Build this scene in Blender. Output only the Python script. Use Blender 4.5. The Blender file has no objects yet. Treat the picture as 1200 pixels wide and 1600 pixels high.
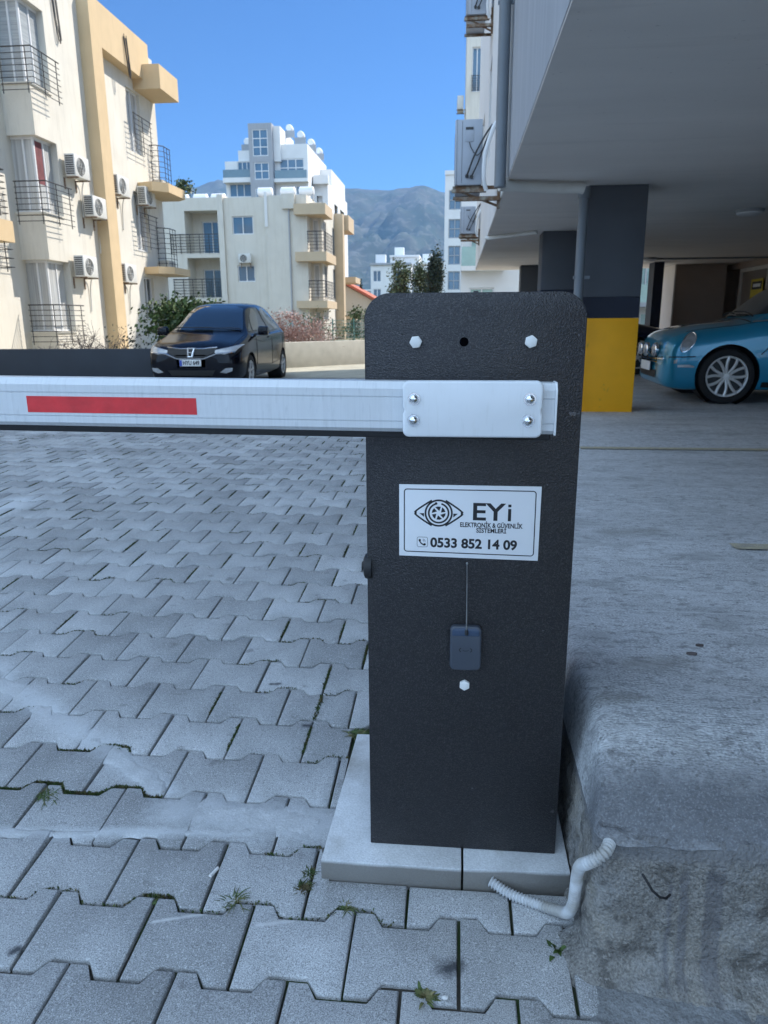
import bpy, bmesh, math, random
from mathutils import Vector, Matrix, noise
from mathutils.bvhtree import BVHTree
from mathutils.geometry import delaunay_2d_cdt
R = math.radians
random.seed(7)
sc = bpy.context.scene
C = sc.collection

# ------------------------------------------------------------------ camera
cam_d = bpy.data.cameras.new('camera')
cam = bpy.data.objects.new('camera', cam_d); C.objects.link(cam)
cam.matrix_world = Matrix(((0.9953400144, -0.0181997859, 0.0946943684, 0.0),
                           (0.0962357838, 0.2493762050, -0.9636130874, 0.0),
                           (-0.0060769704, 0.9682356512, 0.2499655861, 1.15),
                           (0, 0, 0, 1)))
cam_d.sensor_fit = 'VERTICAL'; cam_d.sensor_height = 36.0
cam_d.lens = 25.91
cam_d.clip_start = 0.05; cam_d.clip_end = 20000
cam_d.dof.use_dof = True; cam_d.dof.focus_distance = 1.33; cam_d.dof.aperture_fstop = 12.0
sc.camera = cam

# ------------------------------------------------------------------ light
SUN = Vector((0.50, 0.36, 0.62)).normalized()
el = math.asin(SUN.z); az = math.atan2(SUN.x, SUN.y)
w = bpy.data.worlds.new('World'); sc.world = w; w.use_nodes = True
nt = w.node_tree
sky = nt.nodes.new('ShaderNodeTexSky'); sky.sky_type = 'NISHITA'; sky.sun_disc = False
sky.sun_elevation = el; sky.sun_rotation = az
sky.air_density = 0.9; sky.dust_density = 0.05; sky.ozone_density = 5.0; sky.altitude = 50
bg = nt.nodes['Background']; wl_ = nt.links.new
def wn(ty, **kw):
    n = nt.nodes.new(ty)
    for k, v in kw.items(): setattr(n, k, v)
    return n
tn = wn('ShaderNodeVectorMath', operation='MULTIPLY'); tn.inputs[1].default_value = (0.42, 0.70, 0.95); wl_(sky.outputs[0], tn.inputs[0])
# bright cloud added to the unseen sky behind the camera to lift the shade
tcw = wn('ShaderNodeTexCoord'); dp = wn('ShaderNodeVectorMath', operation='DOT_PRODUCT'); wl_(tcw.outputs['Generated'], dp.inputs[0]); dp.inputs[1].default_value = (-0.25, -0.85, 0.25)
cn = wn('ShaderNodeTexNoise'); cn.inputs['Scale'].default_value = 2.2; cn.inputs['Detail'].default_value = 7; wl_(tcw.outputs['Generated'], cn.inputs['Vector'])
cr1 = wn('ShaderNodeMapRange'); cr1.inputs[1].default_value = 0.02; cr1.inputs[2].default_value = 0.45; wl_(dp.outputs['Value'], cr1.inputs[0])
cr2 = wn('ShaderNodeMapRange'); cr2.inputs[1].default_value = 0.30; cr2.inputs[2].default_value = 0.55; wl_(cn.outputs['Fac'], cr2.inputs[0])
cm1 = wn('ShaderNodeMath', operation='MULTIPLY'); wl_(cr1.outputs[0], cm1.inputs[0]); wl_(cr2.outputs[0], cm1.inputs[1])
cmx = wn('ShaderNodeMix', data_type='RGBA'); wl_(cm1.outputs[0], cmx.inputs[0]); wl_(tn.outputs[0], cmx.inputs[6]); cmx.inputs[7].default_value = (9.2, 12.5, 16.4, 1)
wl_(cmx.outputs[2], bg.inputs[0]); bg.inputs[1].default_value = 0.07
sd = bpy.data.lights.new('sun', 'SUN'); sd.energy = 2.9; sd.angle = R(0.5); sd.color = (1.0, 0.94, 0.85)
so = bpy.data.objects.new('sun', sd); C.objects.link(so)
so.rotation_euler = SUN.to_track_quat('Z', 'Y').to_euler()
sc.view_settings.view_transform = 'Standard'; sc.view_settings.look = 'None'
sc.view_settings.gamma = 1.0
sc.view_settings.exposure = 1.30
sc.cycles.use_denoising = True
sc.cycles.max_bounces = 8; sc.cycles.diffuse_bounces = 5; sc.cycles.glossy_bounces = 4
sc.cycles.transmission_bounces = 4; sc.cycles.volume_bounces = 0
sc.cycles.caustics_reflective = False; sc.cycles.caustics_refractive = False

# ------------------------------------------------------------------ materials
def N(t, ty, **kw):
    n = t.nodes.new(ty)
    for k, v in kw.items():
        if k in n.inputs: n.inputs[k].default_value = v
        else: setattr(n, k, v)
    return n
def mat(name, col, rough=0.7, metal=0.0, var=0.12, scale=4.0, bump=0.0, bscale=80.0, col2=None, mixlo=0.45, mixhi=0.65,
        coat=0.0, spec=0.5, fine=0.0, fscale=300.0, island=0.0, stretch=None, emit=None, alpha=None, trans=0.0, dist=0.002):
    m = bpy.data.materials.new(name); m.use_nodes = True
    t = m.node_tree; b = t.nodes['Principled BSDF']
    L = t.links.new
    tc = N(t, 'ShaderNodeTexCoord')
    co = tc.outputs['Object']
    if stretch:
        mp = N(t, 'ShaderNodeMapping'); mp.inputs['Scale'].default_value = stretch
        L(co, mp.inputs[0]); co = mp.outputs[0]
    n1 = N(t, 'ShaderNodeTexNoise'); n1.inputs['Scale'].default_value = scale; n1.inputs['Detail'].default_value = 6
    L(co, n1.inputs['Vector'])
    mr = N(t, 'ShaderNodeMapRange'); mr.inputs[1].default_value = 0.25; mr.inputs[2].default_value = 0.75
    mr.inputs[3].default_value = 1 - var; mr.inputs[4].default_value = 1 + var
    L(n1.outputs['Fac'], mr.inputs[0])
    val = mr.outputs[0]
    if fine:
        n2 = N(t, 'ShaderNodeTexNoise'); n2.inputs['Scale'].default_value = fscale; n2.inputs['Detail'].default_value = 3
        L(tc.outputs['Object'], n2.inputs['Vector'])
        m2 = N(t, 'ShaderNodeMapRange'); m2.inputs[1].default_value = 0.3; m2.inputs[2].default_value = 0.7
        m2.inputs[3].default_value = 1 - fine; m2.inputs[4].default_value = 1 + fine
        L(n2.outputs['Fac'], m2.inputs[0])
        mm = N(t, 'ShaderNodeMath', operation='MULTIPLY'); L(val, mm.inputs[0]); L(m2.outputs[0], mm.inputs[1]); val = mm.outputs[0]
    if island:
        g = N(t, 'ShaderNodeNewGeometry')
        m3 = N(t, 'ShaderNodeMapRange'); m3.inputs[3].default_value = 1 - island; m3.inputs[4].default_value = 1 + island
        L(g.outputs['Random Per Island'], m3.inputs[0])
        mm = N(t, 'ShaderNodeMath', operation='MULTIPLY'); L(val, mm.inputs[0]); L(m3.outputs[0], mm.inputs[1]); val = mm.outputs[0]
    if col2:
        mc = N(t, 'ShaderNodeMix', data_type='RGBA')
        n4 = N(t, 'ShaderNodeTexNoise'); n4.inputs['Scale'].default_value = scale * 0.6; n4.inputs['Detail'].default_value = 8
        L(co, n4.inputs['Vector'])
        m4 = N(t, 'ShaderNodeMapRange'); m4.inputs[1].default_value = mixlo; m4.inputs[2].default_value = mixhi
        L(n4.outputs['Fac'], m4.inputs[0]); L(m4.outputs[0], mc.inputs[0])
        mc.inputs[6].default_value = (*col, 1); mc.inputs[7].default_value = (*col2, 1); base = mc.outputs[2]
    else:
        rg = N(t, 'ShaderNodeRGB'); rg.outputs[0].default_value = (*col, 1); base = rg.outputs[0]
    vm = N(t, 'ShaderNodeVectorMath', operation='SCALE'); L(base, vm.inputs[0]); L(val, vm.inputs['Scale'])
    L(vm.outputs[0], b.inputs['Base Color'])
    m['base_out'] = vm.name
    b.inputs['Roughness'].default_value = rough; b.inputs['Metallic'].default_value = metal
    b.inputs['Specular IOR Level'].default_value = spec
    b.inputs['Coat Weight'].default_value = coat
    b.inputs['Coat Roughness'].default_value = 0.03
    if trans: b.inputs['Transmission Weight'].default_value = trans
    if emit:
        b.inputs['Emission Color'].default_value = (*emit[0], 1); b.inputs['Emission Strength'].default_value = emit[1]
    if alpha is not None: b.inputs['Alpha'].default_value = alpha
    if bump:
        nb = N(t, 'ShaderNodeTexNoise'); nb.inputs['Scale'].default_value = bscale; nb.inputs['Detail'].default_value = 5
        L(co if stretch else tc.outputs['Object'], nb.inputs['Vector'])
        bp = N(t, 'ShaderNodeBump'); bp.inputs['Strength'].default_value = bump; bp.inputs['Distance'].default_value = dist
        L(nb.outputs['Fac'], bp.inputs['Height']); L(bp.outputs[0], b.inputs['Normal'])
    return m

def seg_mask(t, segs, nscale=18.0, namp=0.5):
    """1 inside noisy capsules (x0,y0,x1,y1,halfwidth) lying on the ground: dried cement and dirt with shapes of their own"""
    L = t.links.new
    g = N(t, 'ShaderNodeNewGeometry')
    fl = N(t, 'ShaderNodeVectorMath', operation='MULTIPLY'); fl.inputs[1].default_value = (1, 1, 0); L(g.outputs['Position'], fl.inputs[0])
    no = N(t, 'ShaderNodeTexNoise'); no.inputs['Scale'].default_value = nscale; no.inputs['Detail'].default_value = 6; no.inputs['Roughness'].default_value = 0.7
    L(g.outputs['Position'], no.inputs['Vector'])
    out = None
    for (x0, y0, x1, y1, hw) in segs:
        A = Vector((x0, y0, 0)); BA = Vector((x1 - x0, y1 - y0, 0)); q = max(BA.length_squared, 1e-6)
        s = N(t, 'ShaderNodeVectorMath', operation='SUBTRACT'); L(fl.outputs[0], s.inputs[0]); s.inputs[1].default_value = A
        d = N(t, 'ShaderNodeVectorMath', operation='DOT_PRODUCT'); L(s.outputs[0], d.inputs[0]); d.inputs[1].default_value = BA / q
        c = N(t, 'ShaderNodeClamp'); L(d.outputs['Value'], c.inputs[0])
        e = N(t, 'ShaderNodeVectorMath', operation='SCALE'); e.inputs[0].default_value = BA; L(c.outputs[0], e.inputs['Scale'])
        f = N(t, 'ShaderNodeVectorMath', operation='SUBTRACT'); L(s.outputs[0], f.inputs[0]); L(e.outputs[0], f.inputs[1])
        ln = N(t, 'ShaderNodeVectorMath', operation='LENGTH'); L(f.outputs[0], ln.inputs[0])
        nn = N(t, 'ShaderNodeMath', operation='MULTIPLY_ADD'); L(no.outputs['Fac'], nn.inputs[0])
        nn.inputs[1].default_value = hw * 2 * namp * 2; L(ln.outputs['Value'], nn.inputs[2])
        mr = N(t, 'ShaderNodeMapRange'); L(nn.outputs[0], mr.inputs[0])
        mr.inputs[1].default_value = hw * (1.15 + 2 * namp * 0.5 * 1.0) + hw * namp; mr.inputs[2].default_value = hw * (0.55 + namp) + hw * namp * 0.2
        mr.inputs[3].default_value = 0; mr.inputs[4].default_value = 1
        if out is None: out = mr.outputs[0]
        else:
            mx = N(t, 'ShaderNodeMath', operation='MAXIMUM'); L(out, mx.inputs[0]); L(mr.outputs[0], mx.inputs[1]); out = mx.outputs[0]
    return out
def overlay(m, mask, col, strength=0.8):
    """mix a stain colour over a material's base colour"""
    t = m.node_tree; b = t.nodes['Principled BSDF']; L = t.links.new
    src = b.inputs['Base Color'].links[0].from_socket
    mx = N(t, 'ShaderNodeMix', data_type='RGBA')
    k = N(t, 'ShaderNodeMath', operation='MULTIPLY'); L(mask, k.inputs[0]); k.inputs[1].default_value = strength
    L(k.outputs[0], mx.inputs[0]); L(src, mx.inputs[6]); mx.inputs[7].default_value = (*col, 1)
    L(mx.outputs[2], b.inputs['Base Color'])
def noise_mask(t, scale, lo, hi, stretch=(1, 1, 1), loc=(0, 0, 0), detail=6):
    L = t.links.new
    g = N(t, 'ShaderNodeNewGeometry'); mp = N(t, 'ShaderNodeMapping'); mp.inputs['Scale'].default_value = stretch; mp.inputs['Location'].default_value = loc
    L(g.outputs['Position'], mp.inputs[0])
    no = N(t, 'ShaderNodeTexNoise'); no.inputs['Scale'].default_value = scale; no.inputs['Detail'].default_value = detail
    L(mp.outputs[0], no.inputs['Vector'])
    mr = N(t, 'ShaderNodeMapRange'); mr.inputs[1].default_value = lo; mr.inputs[2].default_value = hi; L(no.outputs['Fac'], mr.inputs[0])
    return mr.outputs[0]

# ------------------------------------------------------------------ mesh building
WL = {}
class MB:
    """collects shapes; build() links them as ONE mesh object"""
    def __init__(s): s.v = []; s.f = []; s.sm = []
    def add(s, vs, fs, smooth=False):
        o = len(s.v); s.v += [tuple(v) for v in vs]
        for f in fs: s.f.append([i + o for i in f]); s.sm.append(smooth)
        return s
    def box(s, x0, x1, y0, y1, z0, z1):
        return s.add([(x0, y0, z0), (x1, y0, z0), (x1, y1, z0), (x0, y1, z0), (x0, y0, z1), (x1, y0, z1), (x1, y1, z1), (x0, y1, z1)],
                     [(0, 3, 2, 1), (4, 5, 6, 7), (0, 1, 5, 4), (1, 2, 6, 5), (2, 3, 7, 6), (3, 0, 4, 7)])
    def quad(s, a, b, c, d): return s.add([a, b, c, d], [(0, 1, 2, 3)])
    def prism(s, poly, axis, a0, a1):
        """poly of 2d points in the plane normal to axis: x->(y,z), y->(x,z), z->(x,y)"""
        def P(p, a): return {'x': (a, p[0], p[1]), 'y': (p[0], a, p[1]), 'z': (p[0], p[1], a)}[axis]
        n = len(poly); vs = [P(p, a0) for p in poly] + [P(p, a1) for p in poly]
        fs = [list(range(n)), list(range(2 * n - 1, n - 1, -1))] + [(i, i + n, (i + 1) % n + n, (i + 1) % n) for i in range(n)]
        return s.add(vs, fs)
    def tube(s, pts, r, n=8, closed=False, cap=True):
        pts = [Vector(p) for p in pts]; m = len(pts)
        rs = r if isinstance(r, (list, tuple)) else [r] * m
        vs = []; up = None
        for i, p in enumerate(pts):
            a = pts[(i - 1) % m] if (i > 0 or closed) else p; b = pts[(i + 1) % m] if (i < m - 1 or closed) else p
            d = (b - a).normalized()
            if up is None:
                up = Vector((0, 0, 1)) if abs(d.z) < 0.9 else Vector((1, 0, 0))
            u = d.cross(up).normalized(); up = u.cross(d).normalized()
            for k in range(n):
                an = 2 * math.pi * k / n; vs.append(p + (u * math.cos(an) + up * math.sin(an)) * rs[i])
        fs = []
        for i in range(m - (0 if closed else 1)):
            for k in range(n):
                a = i * n + k; b = i * n + (k + 1) % n; c = ((i + 1) % m) * n + (k + 1) % n; d = ((i + 1) % m) * n + k
                fs.append((a, b, c, d))
        s.add(vs, fs, True)
        if cap and not closed:
            s.add([vs[k] for k in range(n)][::-1], [list(range(n))]); s.add([vs[(m - 1) * n + k] for k in range(n)], [list(range(n))])
        return s
    def cyl(s, c, axis, r, h, n=24, r2=None):
        c = Vector(c); ax = {'x': Vector((1, 0, 0)), 'y': Vector((0, 1, 0)), 'z': Vector((0, 0, 1))}[axis] if isinstance(axis, str) else Vector(axis).normalized()
        return s.tube([c, c + ax * h], [r, r2 if r2 is not None else r], n)
    def lathe(s, c, axis, prof, n=24):
        """prof: (radius, offset along axis)"""
        c = Vector(c); ax = {'x': Vector((1, 0, 0)), 'y': Vector((0, 1, 0)), 'z': Vector((0, 0, 1))}[axis]
        u = Vector((0, 0, 1)) if axis != 'z' else Vector((1, 0, 0)); w_ = ax.cross(u)
        vs = []
        for r, h in prof:
            for k in range(n):
                a = 2 * math.pi * k / n; vs.append(c + ax * h + (u * math.cos(a) + w_ * math.sin(a)) * r)
        fs = [(i * n + k, i * n + (k + 1) % n, (i + 1) * n + (k + 1) % n, (i + 1) * n + k) for i in range(len(prof) - 1) for k in range(n)]
        return s.add(vs, fs, True)
    def build(s, name, m, parent=None, bevel=0.0, seg=2, angle=35, world=True):
        me = bpy.data.meshes.new(name)
        off = WL.get(parent.name, Vector()) if (parent is not None and world) else Vector()
        me.from_pydata([Vector(v) - off for v in s.v], [], s.f)
        bm = bmesh.new(); bm.from_mesh(me)
        if len(s.f) < 60000: bmesh.ops.recalc_face_normals(bm, faces=bm.faces)
        if bevel:
            eds = [e for e in bm.edges if len(e.link_faces) == 2 and e.calc_face_angle(0) > R(30)]
            bmesh.ops.bevel(bm, geom=eds, offset=bevel, segments=seg, affect='EDGES', profile=0.5, clamp_overlap=True)
        bmesh.ops.delete(bm, geom=[v for v in bm.verts if not v.link_faces], context='VERTS')
        bm.to_mesh(me); bm.free()
        me.polygons.foreach_set('use_smooth', [True] * len(me.polygons))
        me.set_sharp_from_angle(angle=R(angle))
        me.materials.append(m)
        o = bpy.data.objects.new(name, me); C.objects.link(o)
        if parent is not None:
            o.parent = parent; WL[o.name] = off
        return o
def tag(o, label=None, cat=None, group=None, kind=None):
    if label: o['label'] = label
    if cat: o['category'] = cat
    if group: o['group'] = group
    if kind: o['kind'] = kind
    return o
def thing(name, loc, label, cat, group=None, rz=0.0):
    o = bpy.data.objects.new(name, None); C.objects.link(o); o.empty_display_size = 0.1
    o.location = loc; o.rotation_euler = (0, 0, rz)
    WL[o.name] = Vector(loc)
    return tag(o, label, cat, group)
def struct(name, mb, m, **k): return tag(mb.build(name, m, **k), kind='structure')
def copy_tree(o, loc, rz=None, label=None):
    c = o.copy(); C.objects.link(c); c.location = loc; WL[c.name] = Vector(loc)
    if rz is not None: c.rotation_euler = (0, 0, rz)
    if label: c['label'] = label
    for ch in list(o.children):
        d = ch.copy(); C.objects.link(d); d.parent = c
        for g in list(ch.children):
            e = g.copy(); C.objects.link(e); e.parent = d
    return c
def text_mb(txt, size, bold=0.0, extrude=0.0, width=None, spacing=1.0):
    """flat text as mesh data in x,y; left-bottom at 0,0; optionally squeezed to a width"""
    cu = bpy.data.curves.new('t', 'FONT'); cu.body = txt; cu.size = size; cu.offset = bold; cu.extrude = extrude; cu.space_character = spacing
    cu.resolution_u = 6
    ob = bpy.data.objects.new('t', cu); C.objects.link(ob)
    bpy.context.view_layer.update()
    me = bpy.data.meshes.new_from_object(ob.evaluated_get(bpy.context.evaluated_depsgraph_get()))
    vs = [v.co.copy() for v in me.vertices]; fs = [tuple(p.vertices) for p in me.polygons]
    bpy.data.objects.remove(ob); bpy.data.curves.remove(cu); bpy.data.meshes.remove(me)
    x0 = min(v.x for v in vs); x1 = max(v.x for v in vs); y0 = min(v.y for v in vs)
    k = (width / (x1 - x0)) if width else 1.0
    return [((v.x - x0) * k, v.y - y0, v.z) for v in vs], fs

def zg(y):
    """height of the paved drive: it rises gently behind the barrier and falls again further on"""
    P = [(-50, 0), (1.04, 0), (1.52, .030), (2.0, .063), (2.64, .103), (3.12, .130), (3.6, .149), (4.24, .168), (4.9, .176), (6.5, .165), (8.5, .09), (10.5, .02), (12, 0), (500, 0)]
    for (a, za), (b, zb) in zip(P, P[1:]):
        if a <= y <= b:
            return za + (zb - za) * (y - a) / (b - a)
    return 0.0

# ------------------------------------------------------------------ material library
M = {}
M['paver'] = mat('paver', (0.35, 0.355, 0.36), 0.9, var=0.18, scale=5, bump=0.6, bscale=420, fine=0.5, fscale=480, island=0.22, dist=0.0012)
SMEARS = [(-1.75, 2.25, -1.43, 2.0, .07), (-1.43, 2.0, -0.95, 1.70, .055), (-0.95, 1.70, -0.70, 1.53, .045), (-0.64, 1.47, -0.30, 1.45, .085), (-1.6, 1.34, -0.9, 1.37, .022),
          (-0.9, 1.37, -0.45, 1.41, .022), (-2.6, 3.3, -2.5, 3.9, .16), (-2.2, 2.4, -1.75, 2.25, .05), (-0.575, 1.155, -0.47, 1.185, .005), (-0.37, 1.165, -0.30, 1.18, .006)]
pm = M['paver']
overlay(pm, noise_mask(pm.node_tree, 0.9, 0.5, 0.72), (0.36, 0.365, 0.37), 0.5)
overlay(pm, noise_mask(pm.node_tree, 14, 0.66, 0.74), (0.13, 0.13, 0.13), 0.6)
overlay(pm, noise_mask(pm.node_tree, 2.6, 0.55, 0.75), (0.22, 0.22, 0.215), 0.55)
overlay(pm, noise_mask(pm.node_tree, 240, 0.60, 0.68, detail=2), (0.62, 0.62, 0.62), 0.55)
overlay(pm, noise_mask(pm.node_tree, 300, 0.60, 0.68, (1,1,1), (5,5,5), detail=2), (0.10, 0.10, 0.10), 0.55)
overlay(pm, seg_mask(pm.node_tree, SMEARS[:8], 62, 0.42), (0.56, 0.58, 0.60), 0.62)
overlay(pm, seg_mask(pm.node_tree, SMEARS[8:], 60), (0.6, 0.6, 0.6), 0.8)
overlay(pm, seg_mask(pm.node_tree, [(-0.815, 1.065, -0.808, 1.072, .010), (-0.555, 2.04, -0.53, 2.045, .010), (-0.41, 1.83, -0.395, 1.83, .010), (-0.005, 1.10, 0.02, 1.11, .02)], 50), (0.02, 0.022, 0.03), 0.85)
M['joint'] = mat('joint_sand', (0.045, 0.04, 0.032), 1.0, var=0.5, scale=9, bump=0.8, bscale=300, col2=(0.028, 0.05, 0.012), mixlo=0.42, mixhi=0.6)
M['cement'] = mat('cement', (0.46, 0.47, 0.48), 0.95, var=0.15, scale=20, bump=0.8, bscale=160, fine=0.15)
M['mortar'] = mat('rough_mortar', (0.20, 0.205, 0.21), 0.95, var=0.3, scale=14, bump=1.0, bscale=90, fine=0.25, dist=0.006)
M['slab'] = mat('garage_concrete', (0.48, 0.485, 0.49), 0.8, var=0.16, scale=1.6, bump=1.0, bscale=150, fine=0.42, fscale=190, stretch=(0.55, 1.6, 1), dist=0.005)
sm = M['slab']
overlay(sm, noise_mask(sm.node_tree, 16, 0.5, 0.62, (0.7, 1.5, 1), detail=10), (0.62, 0.63, 0.64), 0.5)
overlay(sm, noise_mask(sm.node_tree, 38, 0.56, 0.64, (0.7, 1.5, 1), (3, 2, 0), detail=8), (0.20, 0.20, 0.205), 0.55)
overlay(sm, noise_mask(sm.node_tree, 5, 0.56, 0.68, (1, 1.3, 1), (7, 2, 0)), (0.27, 0.27, 0.27), 0.5)
overlay(sm, noise_mask(sm.node_tree, 22, 0.6, 0.7), (0.12, 0.115, 0.11), 0.45)
overlay(sm, noise_mask(sm.node_tree, 1.2, 0.5, 0.75, (0.4, 2.5, 1), (3, 1, 0)), (0.22, 0.22, 0.225), 0.45)
M['curb'] = mat('rough_concrete', (0.21, 0.20, 0.185), 0.95, var=0.25, scale=9, bump=1.0, bscale=140, fine=0.4, fscale=230, dist=0.010)
cm = M['curb']
overlay(cm, noise_mask(cm.node_tree, 6, 0.52, 0.7), (0.36, 0.33, 0.28), 0.6)
overlay(cm, noise_mask(cm.node_tree, 60, 0.62, 0.7), (0.09, 0.085, 0.08), 0.5)
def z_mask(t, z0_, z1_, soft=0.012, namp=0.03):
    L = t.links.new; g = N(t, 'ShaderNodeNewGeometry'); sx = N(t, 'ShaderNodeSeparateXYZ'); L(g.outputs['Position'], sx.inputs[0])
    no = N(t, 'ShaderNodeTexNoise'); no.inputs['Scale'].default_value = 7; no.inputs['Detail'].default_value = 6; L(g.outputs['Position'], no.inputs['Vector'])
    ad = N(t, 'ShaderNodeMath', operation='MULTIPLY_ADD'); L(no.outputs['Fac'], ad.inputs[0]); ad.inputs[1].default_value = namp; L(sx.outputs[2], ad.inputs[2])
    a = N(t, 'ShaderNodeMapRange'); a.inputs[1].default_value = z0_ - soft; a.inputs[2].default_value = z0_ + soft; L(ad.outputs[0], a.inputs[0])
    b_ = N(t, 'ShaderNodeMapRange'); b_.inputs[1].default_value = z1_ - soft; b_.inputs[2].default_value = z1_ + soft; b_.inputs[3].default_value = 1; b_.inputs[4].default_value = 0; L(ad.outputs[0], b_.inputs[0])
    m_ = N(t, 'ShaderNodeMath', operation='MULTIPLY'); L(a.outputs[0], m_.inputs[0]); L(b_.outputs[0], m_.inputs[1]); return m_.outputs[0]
overlay(cm, noise_mask(cm.node_tree, 14, 0.5, 0.64, (0.7, 1.6, 1)), (0.42, 0.43, 0.44), 0.30)
overlay(cm, noise_mask(cm.node_tree, 30, 0.56, 0.64), (0.075, 0.07, 0.065), 0.6)
overlay(cm, noise_mask(cm.node_tree, 120, 0.60, 0.66), (0.42, 0.40, 0.37), 0.5)
overlay(cm, z_mask(cm.node_tree, 0.262, 2.0, 0.010, 0.045), (0.17, 0.172, 0.18), 0.8)
# damp streaks running down the vertical face
for (xa_, xb_, zt2) in ((0.405, 0.420, 0.235), (0.448, 0.478, 0.245), (0.385, 0.392, 0.21)):
    t = cm.node_tree; g = N(t, 'ShaderNodeNewGeometry'); sx = N(t, 'ShaderNodeSeparateXYZ'); t.links.new(g.outputs['Position'], sx.inputs[0])
    no = N(t, 'ShaderNodeTexNoise'); no.inputs['Scale'].default_value = 25; t.links.new(g.outputs['Position'], no.inputs['Vector'])
    ad = N(t, 'ShaderNodeMath', operation='MULTIPLY_ADD'); t.links.new(no.outputs['Fac'], ad.inputs[0]); ad.inputs[1].default_value = 0.012; t.links.new(sx.outputs[0], ad.inputs[2])
    r1 = N(t, 'ShaderNodeMapRange'); r1.inputs[1].default_value = xa_ + .004; r1.inputs[2].default_value = xa_ + 0.009; t.links.new(ad.outputs[0], r1.inputs[0])
    r2 = N(t, 'ShaderNodeMapRange'); r2.inputs[1].default_value = xb_ + 0.004; r2.inputs[2].default_value = xb_ + .009; r2.inputs[3].default_value = 1; r2.inputs[4].default_value = 0; t.links.new(ad.outputs[0], r2.inputs[0])
    k1 = N(t, 'ShaderNodeMath', operation='MULTIPLY'); t.links.new(r1.outputs[0], k1.inputs[0]); t.links.new(r2.outputs[0], k1.inputs[1])
    k2 = N(t, 'ShaderNodeMath', operation='MULTIPLY'); t.links.new(k1.outputs[0], k2.inputs[0]); t.links.new(z_mask(t, 0.02, zt2, 0.02, 0.02), k2.inputs[1])
    overlay(cm, k2.outputs[0], (0.13, 0.13, 0.145), 0.6)
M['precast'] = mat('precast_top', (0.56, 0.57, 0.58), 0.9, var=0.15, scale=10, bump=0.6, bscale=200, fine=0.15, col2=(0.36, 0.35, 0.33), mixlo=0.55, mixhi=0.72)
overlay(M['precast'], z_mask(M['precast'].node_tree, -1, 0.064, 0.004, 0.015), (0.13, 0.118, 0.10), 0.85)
# hammered dark paint of the barrier cabinet
hm = mat('hammered_paint', (0.036, 0.035, 0.038), 0.40, metal=0.55, var=0.1, scale=5, spec=0.6)
t = hm.node_tree; L = t.links.new; b = t.nodes['Principled BSDF']
tc = N(t, 'ShaderNodeTexCoord')
vo = N(t, 'ShaderNodeTexVoronoi'); vo.inputs['Scale'].default_value = 450; vo.feature = 'SMOOTH_F1'
no = N(t, 'ShaderNodeTexNoise'); no.inputs['Scale'].default_value = 260; no.inputs['Detail'].default_value = 2
L(tc.outputs['Object'], vo.inputs['Vector']); L(tc.outputs['Object'], no.inputs['Vector'])
ad = N(t, 'ShaderNodeMath', operation='ADD'); L(vo.outputs[0], ad.inputs[0]); L(no.outputs['Fac'], ad.inputs[1])
bp = N(t, 'ShaderNodeBump'); bp.inputs['Strength'].default_value = 0.9; bp.inputs['Distance'].default_value = 0.0011
L(ad.outputs[0], bp.inputs['Height']); L(bp.outputs[0], b.inputs['Normal'])
ov = noise_mask(t, 470, 0.53, 0.62, detail=1)
overlay(hm, ov, (0.13, 0.122, 0.12), 0.32)
overlay(hm, noise_mask(t, 45, 0.72, 0.735), (0.3, 0.3, 0.32), 0.35)
overlay(hm, noise_mask(t, 3.0, 0.5, 0.75, (1, 1, 0.5)), (0.075, 0.072, 0.07), 0.5)
dz1 = N(t, 'ShaderNodeMath', operation='MULTIPLY'); L(z_mask(t, -1, 0.13, 0.05, 0.16), dz1.inputs[0]); L(noise_mask(t, 12, 0.45, 0.7), dz1.inputs[1])
overlay(hm, dz1.outputs[0], (0.16, 0.15, 0.135), 0.45)
M['hammer'] = hm
M['black'] = mat('black_rubber', (0.012, 0.012, 0.014), 0.55, var=0.1)
M['alu'] = mat('boom_aluminium', (0.62, 0.64, 0.66), 0.42, metal=0.15, var=0.05, scale=9, bump=0.1, bscale=60, stretch=(30, 1, 1), fine=0.0)
am = M['alu']
overlay(am, noise_mask(am.node_tree, 6, 0.58, 0.75, (22, 1, 6)), (0.42, 0.44, 0.46), 0.35)
M['wplastic'] = mat('white_plastic', (0.74, 0.76, 0.78), 0.38, var=0.03, scale=20)
overlay(M['wplastic'], noise_mask(M['wplastic'].node_tree, 5, 0.56, 0.75, (30, 1, 4)), (0.6, 0.61, 0.60), 0.4)
M['bolt_white'] = mat('bolt_white', (0.78, 0.78, 0.76), 0.45, var=0.05)
M['chrome'] = mat('chrome', (0.75, 0.76, 0.78), 0.12, metal=1.0, var=0.04)
M['void'] = mat('dark_void', (0.002, 0.002, 0.003), 1.0, spec=0.0)
M['steel'] = mat('steel', (0.38, 0.39, 0.40), 0.35, metal=0.9, var=0.1)
M['red_film'] = mat('red_reflective_film', (0.62, 0.03, 0.035), 0.4, var=0.18, scale=30, bump=0.3, bscale=90)
M['sign_white'] = mat('sign_white', (0.80, 0.81, 0.83), 0.35, var=0.01)
M['sign_black'] = mat('sign_black', (0.012, 0.012, 0.015), 0.5, var=0.0)
M['fob'] = mat('fob_plastic', (0.055, 0.065, 0.085), 0.42, var=0.05, scale=30)
M['fob_gloss'] = mat('fob_gloss', (0.045, 0.07, 0.12), 0.2, var=0.05)
M['conduit'] = mat('conduit_grey', (0.52, 0.53, 0.54), 0.5, var=0.1, scale=30, col2=(0.36, 0.35, 0.33))
M['weed'] = mat('weed_green', (0.07, 0.11, 0.03), 0.7, var=0.4, scale=60, col2=(0.16, 0.14, 0.06))
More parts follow.
